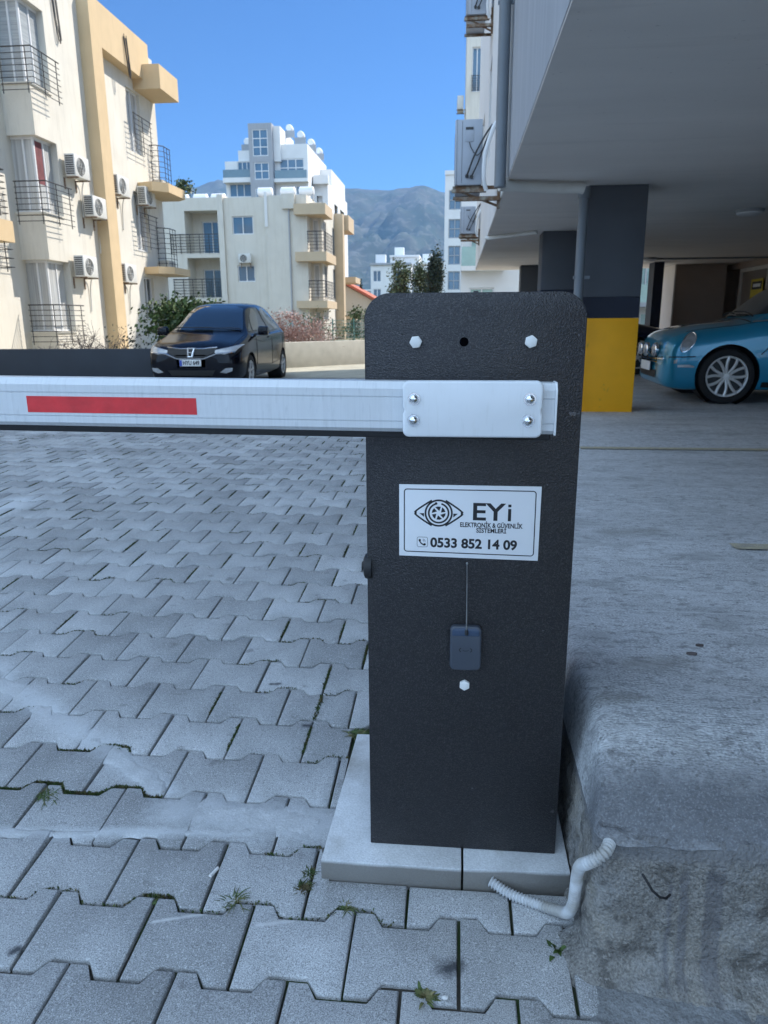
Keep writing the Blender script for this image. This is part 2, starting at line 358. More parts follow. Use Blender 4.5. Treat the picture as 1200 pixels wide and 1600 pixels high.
M['moss'] = mat('moss', (0.045, 0.075, 0.018), 0.9, var=0.4, scale=70, col2=(0.09, 0.07, 0.03), island=0.3)
M['butt'] = mat('white_paper', (0.75, 0.74, 0.72), 0.8)
# buildings
M['cream'] = mat('cream_render', (0.63, 0.595, 0.52), 0.9, var=0.07, scale=1.2, bump=0.4, bscale=60, fine=0.05, fscale=40)
overlay(M['cream'], noise_mask(M['cream'].node_tree, 2.2, 0.52, 0.72, (3, 3, 0.35)), (0.50, 0.465, 0.40), 0.5)
overlay(M['cream'], noise_mask(M['cream'].node_tree, 7, 0.58, 0.72, (3, 3, 0.2), (5, 2, 0)), (0.42, 0.39, 0.33), 0.3)
overlay(M['cream'], noise_mask(M['cream'].node_tree, 0.8, 0.5, 0.7), (0.57, 0.53, 0.45), 0.4)
M['tan'] = mat('tan_render', (0.58, 0.435, 0.26), 0.9, var=0.06, scale=2)
overlay(M['tan'], noise_mask(M['tan'].node_tree, 4, 0.55, 0.75, (3, 3, 0.3)), (0.5, 0.37, 0.22), 0.5)
M['tan_dull'] = mat('tan_dull_render', (0.55, 0.43, 0.29), 0.9, var=0.06, scale=2)
M['pale'] = mat('pale_render', (0.63, 0.59, 0.51), 0.9, var=0.05, scale=1.5)
overlay(M['pale'], noise_mask(M['pale'].node_tree, 1.8, 0.52, 0.72, (3, 3, 0.3)), (0.54, 0.49, 0.40), 0.5)
M['white'] = mat('white_render', (0.72, 0.71, 0.69), 0.85, var=0.05, scale=1.2)
M['greywall'] = mat('grey_render', (0.33, 0.34, 0.36), 0.85, var=0.05, scale=1.5)
overlay(M['greywall'], noise_mask(M['greywall'].node_tree, 3, 0.48, 0.7, (2, 2, 0.25)), (0.42, 0.43, 0.45), 0.6)
M['soffit'] = mat('soffit_paint', (0.70, 0.66, 0.62), 0.9, var=0.06, scale=1.0, bump=0.2, bscale=3, stretch=(0.6, 2, 1), dist=0.01)
overlay(M['soffit'], noise_mask(M['soffit'].node_tree, 0.7, 0.55, 0.75), (0.60, 0.56, 0.52), 0.5)
overlay(M['soffit'], noise_mask(M['soffit'].node_tree, 3.0, 0.56, 0.72, (0.25, 2.2, 1), (1, 4, 0)), (0.58, 0.545, 0.51), 0.5)
overlay(M['soffit'], noise_mask(M['soffit'].node_tree, 30, 0.70, 0.74), (0.3, 0.28, 0.26), 0.5)
M['colgrey'] = mat('column_grey', (0.085, 0.092, 0.105), 0.75, var=0.06, scale=3)
M['colnavy'] = mat('column_navy', (0.008, 0.012, 0.028), 0.6, var=0.05)
M['colyellow'] = mat('column_yellow', (0.97, 0.43, 0.003), 0.6, var=0.07, scale=4, bump=0.2, bscale=20)
overlay(M['colyellow'], noise_mask(M['colyellow'].node_tree, 8, 0.66, 0.72), (0.35, 0.22, 0.03), 0.5)
M['pipe_grey'] = mat('pipe_grey', (0.16, 0.18, 0.20), 0.5, var=0.08)
M['pipe_light'] = mat('pipe_light', (0.62, 0.61, 0.57), 0.6, var=0.1)
M['iron'] = mat('black_iron', (0.02, 0.02, 0.022), 0.5, var=0.15)
M['glass'] = mat('window_glass', (0.03, 0.045, 0.06), 0.04, var=0.3, scale=1.5, spec=1.0)
M['glass_blue'] = mat('blue_glass', (0.07, 0.15, 0.23), 0.05, var=0.25, scale=0.8, spec=1.0)
M['glass_green'] = mat('green_glass', (0.30, 0.45, 0.42), 0.15, var=0.1, spec=0.8)
M['glass_balc'] = mat('balcony_glass', (0.16, 0.24, 0.28), 0.12, var=0.1, spec=0.8)
M['curtain'] = mat('curtained_glass', (0.42, 0.42, 0.41), 0.25, var=0.35, scale=3, stretch=(6, 6, 0.2), spec=0.8)
M['blind'] = mat('blind_glass', (0.35, 0.37, 0.38), 0.2, var=0.3, scale=3, stretch=(0.3, 0.3, 14), spec=0.8)
M['redcloth'] = mat('red_cloth', (0.16, 0.05, 0.055), 0.8, var=0.3, scale=6)
M['frame'] = mat('white_frame', (0.68, 0.68, 0.68), 0.5, var=0.03)
M['frame_grey'] = mat('grey_frame', (0.30, 0.32, 0.34), 0.5, var=0.03)
M['acbody'] = mat('ac_enamel', (0.62, 0.61, 0.57), 0.5, var=0.06, scale=5)
M['acgrey'] = mat('ac_enamel_grey', (0.42, 0.45, 0.50), 0.5, var=0.06, scale=5)
M['acdark'] = mat('ac_grille', (0.06, 0.06, 0.06), 0.6)
M['rust'] = mat('rusty_bracket', (0.16, 0.09, 0.05), 0.85, var=0.3, scale=20, col2=(0.3, 0.27, 0.22))
M['tank'] = mat('tank_white', (0.76, 0.76, 0.76), 0.45, var=0.05)
M['brown'] = mat('brown_wall', (0.34, 0.265, 0.22), 0.8, var=0.05)
M['shopglass'] = mat('shop_panel', (0.20, 0.17, 0.15), 0.35, var=0.1, spec=0.7)
M['alu_frame'] = mat('shop_frame', (0.55, 0.52, 0.48), 0.5)
M['poster'] = mat('poster_yellow', (0.55, 0.42, 0.03), 0.5, var=0.05)
M['line_yellow'] = mat('line_yellow', (0.42, 0.37, 0.26), 0.8, var=0.2, scale=30, fine=0.3, col2=(0.36, 0.33, 0.27), mixlo=0.5, mixhi=0.62)
M['wall_dark'] = mat('dark_wall_paint', (0.032, 0.040, 0.052), 0.75, var=0.12, scale=2)
M['wall_beige'] = mat('beige_wall', (0.48, 0.45, 0.38), 0.9, var=0.12, scale=4, bump=0.4, bscale=40)
M['asphalt'] = mat('asphalt', (0.12, 0.12, 0.12), 0.9, var=0.2, scale=2, fine=0.2, fscale=80)
M['roadpale'] = mat('pale_road', (0.40, 0.37, 0.29), 0.9, var=0.2, scale=2, fine=0.2, fscale=80)
M['earth'] = mat('dry_earth', (0.22, 0.20, 0.14), 0.95, var=0.25, scale=0.02, col2=(0.10, 0.13, 0.06))
M['leaf'] = mat('leaf_green', (0.055, 0.095, 0.022), 0.6, var=0.4, scale=3, island=0.35)
M['leaf_dark'] = mat('leaf_dark', (0.022, 0.035, 0.014), 0.6, var=0.4, scale=1.5, island=0.35)
M['leaf_olive'] = mat('leaf_olive', (0.075, 0.10, 0.035), 0.6, var=0.4, scale=1.5, island=0.35)
M['twig'] = mat('dry_twig', (0.10, 0.08, 0.075), 0.85, var=0.3, scale=5)
M['pinkleaf'] = mat('dry_pink_leaf', (0.42, 0.27, 0.23), 0.8, var=0.3, scale=4, island=0.3)
M['bark'] = mat('bark', (0.12, 0.09, 0.065), 0.9, var=0.3, scale=8)
M['fence'] = mat('green_mesh', (0.10, 0.22, 0.20), 0.6)
M['rooftile'] = mat('roof_tile', (0.50, 0.14, 0.08), 0.8, var=0.15, scale=3)
# cars
M['paint_black'] = mat('black_paint', (0.004, 0.005, 0.009), 0.12, var=0.02, spec=0.28)
M['paint_blue'] = mat('blue_paint', (0.008, 0.27, 0.45), 0.28, metal=0.25, var=0.04, scale=2, coat=1.0, fine=0.05, fscale=900)
M['paint_navy'] = mat('navy_paint', (0.004, 0.006, 0.022), 0.25, var=0.02, coat=1.0)
M['carglass'] = mat('car_glass', (0.012, 0.018, 0.022), 0.03, var=0.1, spec=1.0, coat=1.0)
M['carglass_clear'] = mat('car_side_glass', (0.05, 0.055, 0.05), 0.05, var=0.4, scale=4, spec=1.0)
M['trim'] = mat('black_trim', (0.012, 0.012, 0.012), 0.6)
M['tyre'] = mat('tyre_rubber', (0.016, 0.016, 0.017), 0.85, var=0.15, scale=20)
M['alloy'] = mat('alloy', (0.68, 0.67, 0.65), 0.35, metal=0.25, var=0.05)
M['lens'] = mat('lamp_lens', (0.32, 0.33, 0.34), 0.1, var=0.35, scale=14, spec=1.0, coat=1.0)
M['plate'] = mat('plate_white', (0.72, 0.72, 0.70), 0.5, var=0.03)
M['plate_blue'] = mat('plate_blue', (0.02, 0.06, 0.40), 0.5)
M['orange'] = mat('orange_lens', (0.55, 0.10, 0.03), 0.4)

# ------------------------------------------------------------------ ground
mb = MB()
ys = [-3000, -60, -3] + [i * 0.5 for i in range(0, 28)] + [16, 19, 40, 120, 500, 2000, 6500]
xs = [-6000, -500, -60, -20, -12, -8, -4, -1, 0.5, 3, 8, 14, 60, 500, 6000]
g = [(x, y, zg(y) - 0.055) for y in ys for x in xs]
nx = len(xs)
mb.add(g, [(j * nx + i, j * nx + i + 1, (j + 1) * nx + i + 1, (j + 1) * nx + i) for j in range(len(ys) - 1) for i in range(nx - 1)])
struct('ground', mb, M['earth'])
# bedding between the pavers
mb = MB()
ys = [-1.5 + 0.25 * i for i in range(70)]; xs = [-14, -6, -3, -1.5, 0.6]; nx = len(xs)
mb.add([(x, y, zg(y) - 0.013) for y in ys for x in xs], [(j * nx + i, j * nx + i + 1, (j + 1) * nx + i + 1, (j + 1) * nx + i) for j in range(len(ys) - 1) for i in range(nx - 1)])
struct('paver_bedding', mb, M['joint'])
# the pavers themselves: interlocking blocks, every one a bevelled solid
PW, PL, Y0 = 0.2055, 0.160, 1.043
AM = 0.0150
def wave(x, ph):
    """height of the wavy joint; +AM around x=ph (mod PW), -AM around ph+PW/2"""
    u = ((x - ph) / PW) % 1.0; u = min(u, 1 - u)
    if u < 0.17: return AM
    if u > 0.28: return -AM
    return AM * (1 - 2 * (u - 0.17) / 0.11)
KN = [0.0, 0.17, 0.28, 0.5, 0.72, 0.83, 1.0]; KM = [0.0, 0.22, 0.33, 0.5, 0.67, 0.78, 1.0]
mb = MB(); rnd = random.Random(3)
for r in range(-12, 96):
    # row r lies between joint r (near) and joint r+1 (far)
    ph = -0.182 + (PW / 2 if r % 2 else 0.0)
    yn = Y0 + PL * r; yf_ = yn + PL
    if yn > 1.0: yn += 0; 
    ymid = yn + PL / 2
    xmin = -3.2 - max(0, ymid) * 0.85; xmax = 0.262 if ymid < 1.2 else 0.30
    if ymid < 1.03: xmax = 0.262
    k0 = int((xmin - ph) / PW)
    for k in range(k0, 40):
        xl = ph + k * PW; xr = xl + PW
        if xl > xmax: break
        if 1.23 < ymid < 1.75 and xl > -0.40 + 0.0 and (xl + xr) / 2 > -0.22 and yn > 1.25 and xl > -0.262: continue
        nk = max(0.0, min(1.0, (1.9 - ymid) / 0.6)); gx = 0.0012 + rnd.random() * 0.0020 + 0.0008 * nk; gy = 0.0022 + rnd.random() * 0.0012 + nk * rnd.random() * 0.0022
        # near joint: high where this row's joints are ; far joint: high at the next row's joints (= low at ours)
        near = [(xl + u * PW, yn + wave(xl + u * PW, xl + PW / 2) + gy) for u in KM]
        far = [(xl + u * PW, yf_ + wave(xl + u * PW, xl) - gy) for u in KN]
        near[0] = (near[0][0] + gx, near[0][1]); near[-1] = (near[-1][0] - gx, near[-1][1])
        far[0] = (far[0][0] + gx, far[0][1]); far[-1] = (far[-1][0] - gx, far[-1][1])
        if xr > xmax + 0.02:
            cut = xmax + 0.0; near = [p for p in near if p[0] < cut - 0.02] + [(cut, [q for q in near if q[0] >= cut - 0.02][0][1])]
            far = [p for p in far if p[0] < cut - 0.02] + [(cut, [q for q in far if q[0] >= cut - 0.02][0][1])]
            if len(near) < 2: continue
        if 1.15 < ymid < 1.9 and xr > -0.267 and yn > 1.2 :
            # blocks cut off along the left edge of the precast base
            if xl > -0.275 and yn > 1.29: continue
            if yn > 1.29:
                cut = -0.268
                near = [p for p in near if p[0] < cut - 0.01] + [(cut, [q for q in near if q[0] >= cut - 0.01][0][1])]
                far = [p for p in far if p[0] < cut - 0.01] + [(cut, [q for q in far if q[0] >= cut - 0.01][0][1])]
                if len(near) < 2: continue
            elif yf_ > 1.29:
                nf = []
                for p in far: nf.append((p[0], min(p[1], 1.286)) if p[0] > -0.268 else p)
                far = nf
        poly = near + far[::-1]
        dz = rnd.gauss(0, 0.0011); tx = rnd.gauss(0, 0.006); ty = rnd.gauss(0, 0.006)
        cx = (xl + xr) / 2; cy = (yn + yf_) / 2
        jx = rnd.gauss(0, 0.0006); jy = rnd.gauss(0, 0.0008)
        n = len(poly)
        def ins(p, d):
            qx = p[0] + (d if p[0] < cx - 0.06 else -d if p[0] > cx + 0.06 else 0) ; qy = p[1] + (d if p[1] < cy else -d)
            return qx, qy
        base = lambda x, y: zg(y) + dz + (x - cx) * tx + (y - cy) * ty
        vs = []
        for p in poly: vs.append((p[0] + jx, p[1] + jy, zg(p[1]) - 0.03))
        for p in poly: vs.append((p[0] + jx, p[1] + jy, base(*p) - 0.0042))
        for p in poly:
            q = ins(p, 0.0014); vs.append((q[0] + jx, q[1] + jy, base(*q) - 0.0014))
        for p in poly:
            q = ins(p, 0.0042); vs.append((q[0] + jx, q[1] + jy, base(*q)))
        fs = [tuple(3 * n + i for i in range(n))]
        for l in range(3):
            fs += [(l * n + i, l * n + (i + 1) % n, (l + 1) * n + (i + 1) % n, (l + 1) * n + i) for i in range(n)]
        mb.add(vs, fs)
o = mb.build('pavement', M['paver'], angle=50); tag(o, kind='structure')
# road further on, sunlit strip in front of the low wall
struct('bounce_ground', MB().add([(-30, -40, -0.012), (30, -40, -0.012), (30, -1.46, -0.012), (-30, -1.46, -0.012)], [(0, 1, 2, 3)]), M['cement'])  # unseen pale ground behind the camera, added to bounce sunlight onto the cabinet
struct('road', MB().add([(-14, 15.6, 0.008), (16, 15.6, 0.008), (16, 34, 0.004), (-14, 34, 0.004)], [(0, 1, 2, 3)]), M['roadpale'])

# cement smears lying over joints
def smear(x0, y0, x1, y1, hw, seed, h=0.003, m='cement', name='cement_smear'):
    A = Vector((x0, y0)); B = Vector((x1, y1)); d = (B - A); ln = d.length; d.normalize(); nrm = Vector((-d.y, d.x))
    nl = max(8, int(ln / 0.008)); nwid = 12; vs = []
    for i in range(nl + 1):
        for j in range(nwid + 1):
            s_ = i / nl; w_ = (j / nwid * 2 - 1)
            e = min(1, min(s_, 1 - s_) * ln / (hw) + 0.15)
            ww = hw * e ** 0.5 * (1 + 0.55 * noise.noise(Vector((s_ * ln * 16, (1 if w_ > 0 else -1) * 3 + seed, 0))) + 0.35 * noise.noise(Vector((s_ * ln * 60, (1 if w_ > 0 else -1) * 7 + seed, 2))))
            p = A + d * (s_ * ln) + nrm * (w_ * ww)
            ed = max(0, 1 - abs(w_) ** 3)
            z = zg(p.y) - 0.0035 + h * ed * 1.6 + 0.0018 * noise.noise(Vector((p.x * 60, p.y * 60, seed))) * ed
            vs.append((p.x, p.y, z))
    q = nwid + 1
    return MB().add(vs, [(i * q + j, (i + 1) * q + j, (i + 1) * q + j + 1, i * q + j + 1) for i in range(nl) for j in range(nwid)], True)
mb = MB()
for i, (a, b_, c_, d_, hw) in enumerate(SMEARS[:6]):
    s_ = smear(a, b_, c_, d_, hw * 0.62, i * 5.3); mb.add(s_.v, s_.f, True)
struct('dried_cement', mb, M['cement'], angle=80)
# broken mortar strip beside the raised slab, right of the pavers
mb = MB(); nx, ny = 44, 70; vs = []
for j in range(ny + 1):
    for i in range(nx + 1):
        x = 0.205 + i * 0.0095; y = 0.55 + j * 0.0108
        if y > 1.295: y = 1.295
        v = Vector((x * 14, y * 14, 0.3)); c = abs(noise.noise(v * 0.55)); crack = -0.010 * max(0, 1 - c / 0.035)
        z = zg(y) + 0.001 + 0.0045 * noise.noise(v) + 0.002 * noise.noise(v * 3.1) + crack - (0.012 if x < 0.262 else 0) * (1 if x < 0.25 else 0.4)
        z += 0.02 * max(0, x - 0.30) 
        vs.append((x, y, z))
mb.add(vs, [(j * (nx + 1) + i, j * (nx + 1) + i + 1, (j + 1) * (nx + 1) + i + 1, (j + 1) * (nx + 1) + i) for j in range(ny) for i in range(nx)], True)
struct('mortar_strip', mb, M['mortar'], angle=80)

# ------------------------------------------------------------------ raised garage slab with its rough front edge
def zf(y): return 0.395 if y < 1.4 else 0.395 - 0.17 * min(1, (y - 1.4) / 4.0) if y < 5.4 else 0.225 - 0.02 * min(1, (y - 5.4) / 3)
path = [(0.250, 21.0), (0.250, 14), (0.250, 9), (0.250, 6), (0.250, 4)]
path += [(0.250, 3.5 - 0.1 * i) for i in range(12)]
path += [(0.250, 2.3 - 0.016 * i) for i in range(70)]
x0, y0, rr = 0.250, 1.122, 0.045
yl = path[-1][1]
path = [p for p in path if p[1] > y0 + rr]
for i in range(13):
    a = math.pi + math.pi / 2 * i / 12
    path.append((x0 + rr + rr * math.cos(a), y0 + rr + rr * math.sin(a)))
path += [(0.30 + 0.0075 * i, y0 - 0.03 * (0.0075 * i)) for i in range(110)]
lx, ly = path[-1]
path += [(lx + 0.05 * i, ly - 0.03 * 0.05 * i) for i in range(1, 40)]
path += [(6, 1.0), (12, 0.9)]
prof = [(-0.06, -0.02), (-0.03, 0.006), (-0.006, 0.03)] + [(0.0 + 0.0006 * i, 0.03 + 0.0125 * i) for i in range(1, 18)] + [(0.014, 0.256), (0.018, 0.268), (0.023, 0.277)]
vs = []
for i, (px, py) in enumerate(path):
    a = Vector(path[max(0, i - 1)]); b_ = Vector(path[min(len(path) - 1, i + 1)]); d = (b_ - a).normalized(); nr = Vector((-d.y, d.x))  # inward
    H = min(1.0, (zf(py) + 0.02) / 0.395)
    toe = 1.0 + max(0, min(1.2, (px - 0.30) * 3.0)) if py < 1.2 else 0.2
    for (ins_, z) in prof:
        left = py > 1.2
        k_in = ins_
        if left and ins_ > 0.012: k_in = 0.012 + (ins_ - 0.012) * 0.5
        if ins_ < 0: k_in = ins_ * toe
        p = Vector((px, py)) + nr * k_in
        zz = z * H
        v = Vector((p.x * 22, p.y * 22, zz * 22))
        amp = 0.0085
        if z < 0.0: amp = 0
        n_ = noise.noise(v) * 0.8 + 0.7 * noise.noise(v * 2.7) + 0.55 * noise.noise(v * 7)
        off = n_ * amp
        if abs(z - 0.12) < 0.05 and 0.36 < px < 0.48 and py < 1.2: off += 0.006 * noise.noise(v * 5)
        q = p - nr * off if z < 0.34 else p
        vs.append((q.x, q.y, zz + (off if z >= 0.30 else 0) + (zg(py) if z < 0.02 else 0)))
q = len(prof)
mb = MB().add(vs, [(i * q + j, (i + 1) * q + j, (i + 1) * q + j + 1, i * q + j + 1) for i in range(len(path) - 1) for j in range(q - 1)], True)
struct('garage_curb', mb, M['curb'], angle=80)
GX, GY, RR = 0.259, 1.131, 0.036
TP = [(0.0, 0.266), (0.010, 0.279), (0.022, 0.288), (0.035, 0.300), (0.055, 0.320), (0.080, 0.342), (0.11, 0.362), (0.15, 0.379), (0.20, 0.390), (0.27, 0.395), (9, 0.395)]
def ztop(x, y):
    dx, dy = max(1e-4, x - GX) * (6.0 + 1.5 * noise.noise(Vector((0, y * 6, 2)))), max(1e-4, y - GY - (0.012 * noise.noise(Vector((x * 5, 0, 4))) if y > 1.15 else 0))
    d = (dx ** -3 + max(dy, 1e-4) ** -3) ** (-1 / 3)
    for (a, za), (b_, zb_) in zip(TP, TP[1:]):
        if a <= d <= b_: z = za + (zb_ - za) * (d - a) / (b_ - a); break
    return z * zf(y) / 0.395, d
def grid_top(xs_, ys_, fine):
    vs = []
    for y in ys_:
        for x in xs_:
            z, d = ztop(x, y)
            u, v = x - GX, y - GY; px, py = x, y
            if u < RR and v < RR:
                a, b_ = RR - u, RR - v; m_ = max(a, b_); h_ = math.hypot(a, b_)
                if h_ > 0: px, py = GX + RR - m_ * a / h_, GY + RR - m_ * b_ / h_
            if fine:
                if d < 0.03: z -= 0.010 * max(0, noise.noise(Vector((x * 14, y * 14, 8))) + 0.5 * noise.noise(Vector((x * 45, y * 45, 8)))) ; py -= 0.006 * noise.noise(Vector((x * 18, 3, 8))) * (1 if v < 0.02 and u > RR else 0)
                v3 = Vector((x * 20, y * 20, 1)); rough = max(0, 1 - d / 0.24)
                z += (noise.noise(v3) * 0.9 + noise.noise(v3 * 3) * 0.7 + noise.noise(v3 * 8) * 0.5) * (0.0070 * rough + 0.0007) * min(1, d / 0.012)
            vs.append((px, py, z))
    nx = len(xs_)
    return vs, [(j * nx + i, j * nx + i + 1, (j + 1) * nx + i + 1, (j + 1) * nx + i) for j in range(len(ys_) - 1) for i in range(nx - 1)]
mb = MB()
fx = [GX + 0.006 * i for i in range(8)] + [GX + 0.048 + 0.0105 * i for i in range(1, 125)]
fy = [GY + 0.006 * i for i in range(8)] + [GY + 0.048 + 0.0105 * i for i in range(1, 100)] + [2.2 + 0.05 * i for i in range(28)]
mb.add(*grid_top(fx, fy, True), True)
cx_ = [fx[-1], 2, 3, 4, 6, 8, 12]
mb.add(*grid_top(cx_, [GY, 1.15, 1.18, 1.22, 1.26, 1.3, 1.35, 1.4, 1.6, 2, 2.5, 3, fy[-1]], False), True)
gys = [fy[-1], 3.8, 4, 4.5, 5, 5.4, 6, 7, 8, 8.5, 9, 12, 16, 19, 21]
mb.add([(x, y, (zf(y) if x > GX + .05 else zf(y) * .97)) for y in gys for x in [GX, GX + 0.06] + [fx[60], fx[-1]] + cx_[1:]], [(j * 10 + i, j * 10 + i + 1, (j + 1) * 10 + i + 1, (j + 1) * 10 + i) for j in range(len(gys) - 1) for i in range(9)], True)
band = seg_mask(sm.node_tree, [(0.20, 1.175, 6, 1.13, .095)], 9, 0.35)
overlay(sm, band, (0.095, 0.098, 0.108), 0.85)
spk = N(sm.node_tree, 'ShaderNodeMath', operation='MULTIPLY'); sm.node_tree.links.new(band, spk.inputs[0]); sm.node_tree.links.new(noise_mask(sm.node_tree, 260, 0.52, 0.66, detail=4), spk.inputs[1])
overlay(sm, spk.outputs[0], (0.34, 0.35, 0.37), 0.4)
overlay(sm, noise_mask(sm.node_tree, 55, 0.66, 0.71, detail=3), (0.09, 0.09, 0.09), 0.6)
overlay(sm, seg_mask(sm.node_tree, [(0.30, 1.975, 1.2, 1.95, .0045)], 20, 0.3), (0.62, 0.63, 0.64), 0.6)
overlay(sm, seg_mask(sm.node_tree, [(0.42, 1.60, 0.52, 1.62, .045), (0.62, 2.9, 0.8, 2.95, .07), (0.33, 1.42, 0.37, 1.43, .03)], 22, 0.5), (0.20, 0.19, 0.17), 0.5)
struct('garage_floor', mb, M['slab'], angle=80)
# painted bay lines
mb = MB()
for (x0_, x1_, y0_, y1_) in ((1.02, 4.5, 2.66, 2.74), (0.93, 5.5, 5.53, 5.63)):
    mb.add([(x0_, y0_, zf(y0_) + 0.006), (x1_, y0_ - 0.03, zf(y0_) + 0.006), (x1_, y1_ - 0.03, zf(y1_) + 0.006), (x0_, y1_, zf(y1_) + 0.006)], [(0, 1, 2, 3)])
struct('bay_lines', mb, M['line_yellow'])
tag(MB().tube([(0.331, 1.10, 0.235), (0.337, 1.088, 0.229), (0.345, 1.083, 0.217), (0.358, 1.083, 0.205), (0.370, 1.088, 0.199), (0.380, 1.10, 0.197)], 0.0022, 8).build('cut_cable', M['black']),
    'short stub of black cable sticking out of the rough concrete edge', 'cable')

# ------------------------------------------------------------------ base blocks
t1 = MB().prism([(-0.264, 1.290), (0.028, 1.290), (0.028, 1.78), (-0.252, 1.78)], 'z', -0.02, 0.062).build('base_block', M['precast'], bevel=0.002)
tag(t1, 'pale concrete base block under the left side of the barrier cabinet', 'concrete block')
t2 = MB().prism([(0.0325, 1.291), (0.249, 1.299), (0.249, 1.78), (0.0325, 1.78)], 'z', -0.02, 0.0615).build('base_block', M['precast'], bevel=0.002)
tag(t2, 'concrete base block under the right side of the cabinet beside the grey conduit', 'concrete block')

# ------------------------------------------------------------------ the barrier
FY = 1.350
bar = thing('barrier_gate', (0.03, FY, 0.062), 'dark hammered barrier cabinet carrying a white boom with a red stripe', 'barrier')
xl, xr, zb, zt_ = -0.166, 0.224, 0.063, 1.199
def rrect(x0, x1, z0, z1, rads, n=8):
    """corners order: bottom-left, bottom-right, top-right, top-left"""
    pts = []
    for (cx, cz, a0), r_ in zip(((x0, z0, 180), (x1, z0, 270), (x1, z1, 0), (x0, z1, 90)), rads):
        sx = 1 if cx == x0 else -1; sz = 1 if cz == z0 else -1
        if r_ <= 0: pts.append((cx, cz)); continue
        for i in range(n + 1):
            a = R(a0 + 90 * i / n); pts.append((cx + sx * r_ + r_ * math.cos(a), cz + sz * r_ + r_ * math.sin(a)))
    return pts
MB().prism(rrect(xl + 0.002, xr - 0.002, zb, zt_ - 0.002, (0.0, 0.0, 0.044, 0.044), 10), 'y', FY + 0.0025, FY + 0.30).build('cabinet', M['hammer'], bar, bevel=0.0015)
MB().prism(rrect(xl, xr, zb, zt_, (0.002, 0.002, 0.046, 0.046), 10), 'y', FY, FY + 0.0035).build('front_panel', M['hammer'], bar, bevel=0.0012)
def hexbolt(x, z, r_=0.0108, rot=0.2, h=0.007, m='bolt_white', par=None, y=FY):
    pts = [(x + r_ * math.cos(rot + i * math.pi / 3), z + r_ * math.sin(rot + i * math.pi / 3)) for i in range(6)]
    return MB().prism(pts, 'y', y - h, y + 0.001).build('bolt', M[m], par or bar, bevel=0.0012)
hexbolt(-0.0735, 1.1145, 0.0115, 0.1); hexbolt(0.129, 1.1145, 0.0115, 0.35); hexbolt(0.0270, 0.447, 0.0110, 0.5)
MB().lathe((0.012, FY - 0.0006, 1.1145), 'y', [(0.0, 0.0), (0.0068, 0.0), (0.0080, 0.0002), (0.0082, 0.001)], 20).build('plug_hole', M['void'], bar)
MB().lathe((xl + 0.004, FY + 0.014, 0.6865), 'x', [(0, -0.016), (0.008, -0.016), (0.010, -0.013), (0.017, -0.012), (0.024, -0.009), (0.0255, -0.004), (0.0255, 0.004)], 28).build('lock', M['black'], bar)
MB().box(0.027, 0.036, FY + 0.02, FY + 0.07, zt_ - 0.002, zt_ + 0.003).build('roof_clip', M['hammer'], bar, bevel=0.001)
# boom: aluminium profile with chamfers and grooves
BY = 1.220; BT = 1.0615; BB = 0.9785
def bz(x): return -0.0100 * (x + 0.785) if True else 0
prof2 = [(0.0, 0.985), (0.0, 0.9955), (0.0016, 0.9960), (0.0016, 0.9970), (0.0, 0.9975), (0.0, 1.0355), (0.0016, 1.0360), (0.0016, 1.0372), (0.0, 1.0377), (0.0, 1.0500), (0.0085, BT),
         (0.036, BT), (0.045, 1.052), (0.045, 0.988), (0.036, BB), (0.0065, BB)]
def sweepx(prof_, x0_, x1_, m, name, par, n=2, bevel=0.0):
    vs = []; q = len(prof_)
    for i in range(n):
        x = x0_ + (x1_ - x0_) * i / (n - 1)
        for (dy, z) in prof_: vs.append((x, BY + dy, z + bz(x)))
    fs = [(i * q + j, i * q + (j + 1) % q, (i + 1) * q + (j + 1) % q, (i + 1) * q + j) for i in range(n - 1) for j in range(q)]
    fs += [list(range(q)), [(n - 1) * q + j for j in range(q)][::-1]]
    return MB().add(vs, fs).build(name, m, par, bevel=bevel, angle=20)
boom = sweepx(prof2, -3.3, 0.159, M['alu'], 'boom', bar)
sweepx([(0.010, BB - 0.0002), (0.036, BB - 0.0002), (0.034, BB - 0.0115), (0.012, BB - 0.0115)], -3.3, 0.156, M['black'], 'rubber_strip', boom, bevel=0.002)
sweepx([(-0.0015, 0.9775), (-0.0015, 1.0505), (0.0085, 1.0630), (0.037, 1.0630), (0.0465, 1.053), (0.0465, 0.9870), (0.037, 0.9770), (0.0055, 0.9770)], 0.1592, 0.1632, M['wplastic'], 'end_cap', boom, bevel=0.001)
for (a, b_) in ((-0.741, -0.4385), (-1.76, -1.46), (-2.78, -2.48)):
    sweepx([(-0.0006, 1.0020), (-0.0006, 1.0300), (0.0001, 1.0300), (0.0001, 1.0020)], a, b_, M['red_film'], 'red_stripe', boom)
# clamp cover with four domed bolts
PY = 1.199
zc = bz(0.03)
def plate_outline(x0_, x1_, z0_, z1_, r_=0.011):
    p = rrect(x0_, x1_, z0_, z1_, (r_, r_, r_, r_), 6)
    out = []
    for a in p: out.append(a)
    return out
pl_ = plate_outline(-0.0865, 0.1385, 0.9665 + 0.0, 1.0575)
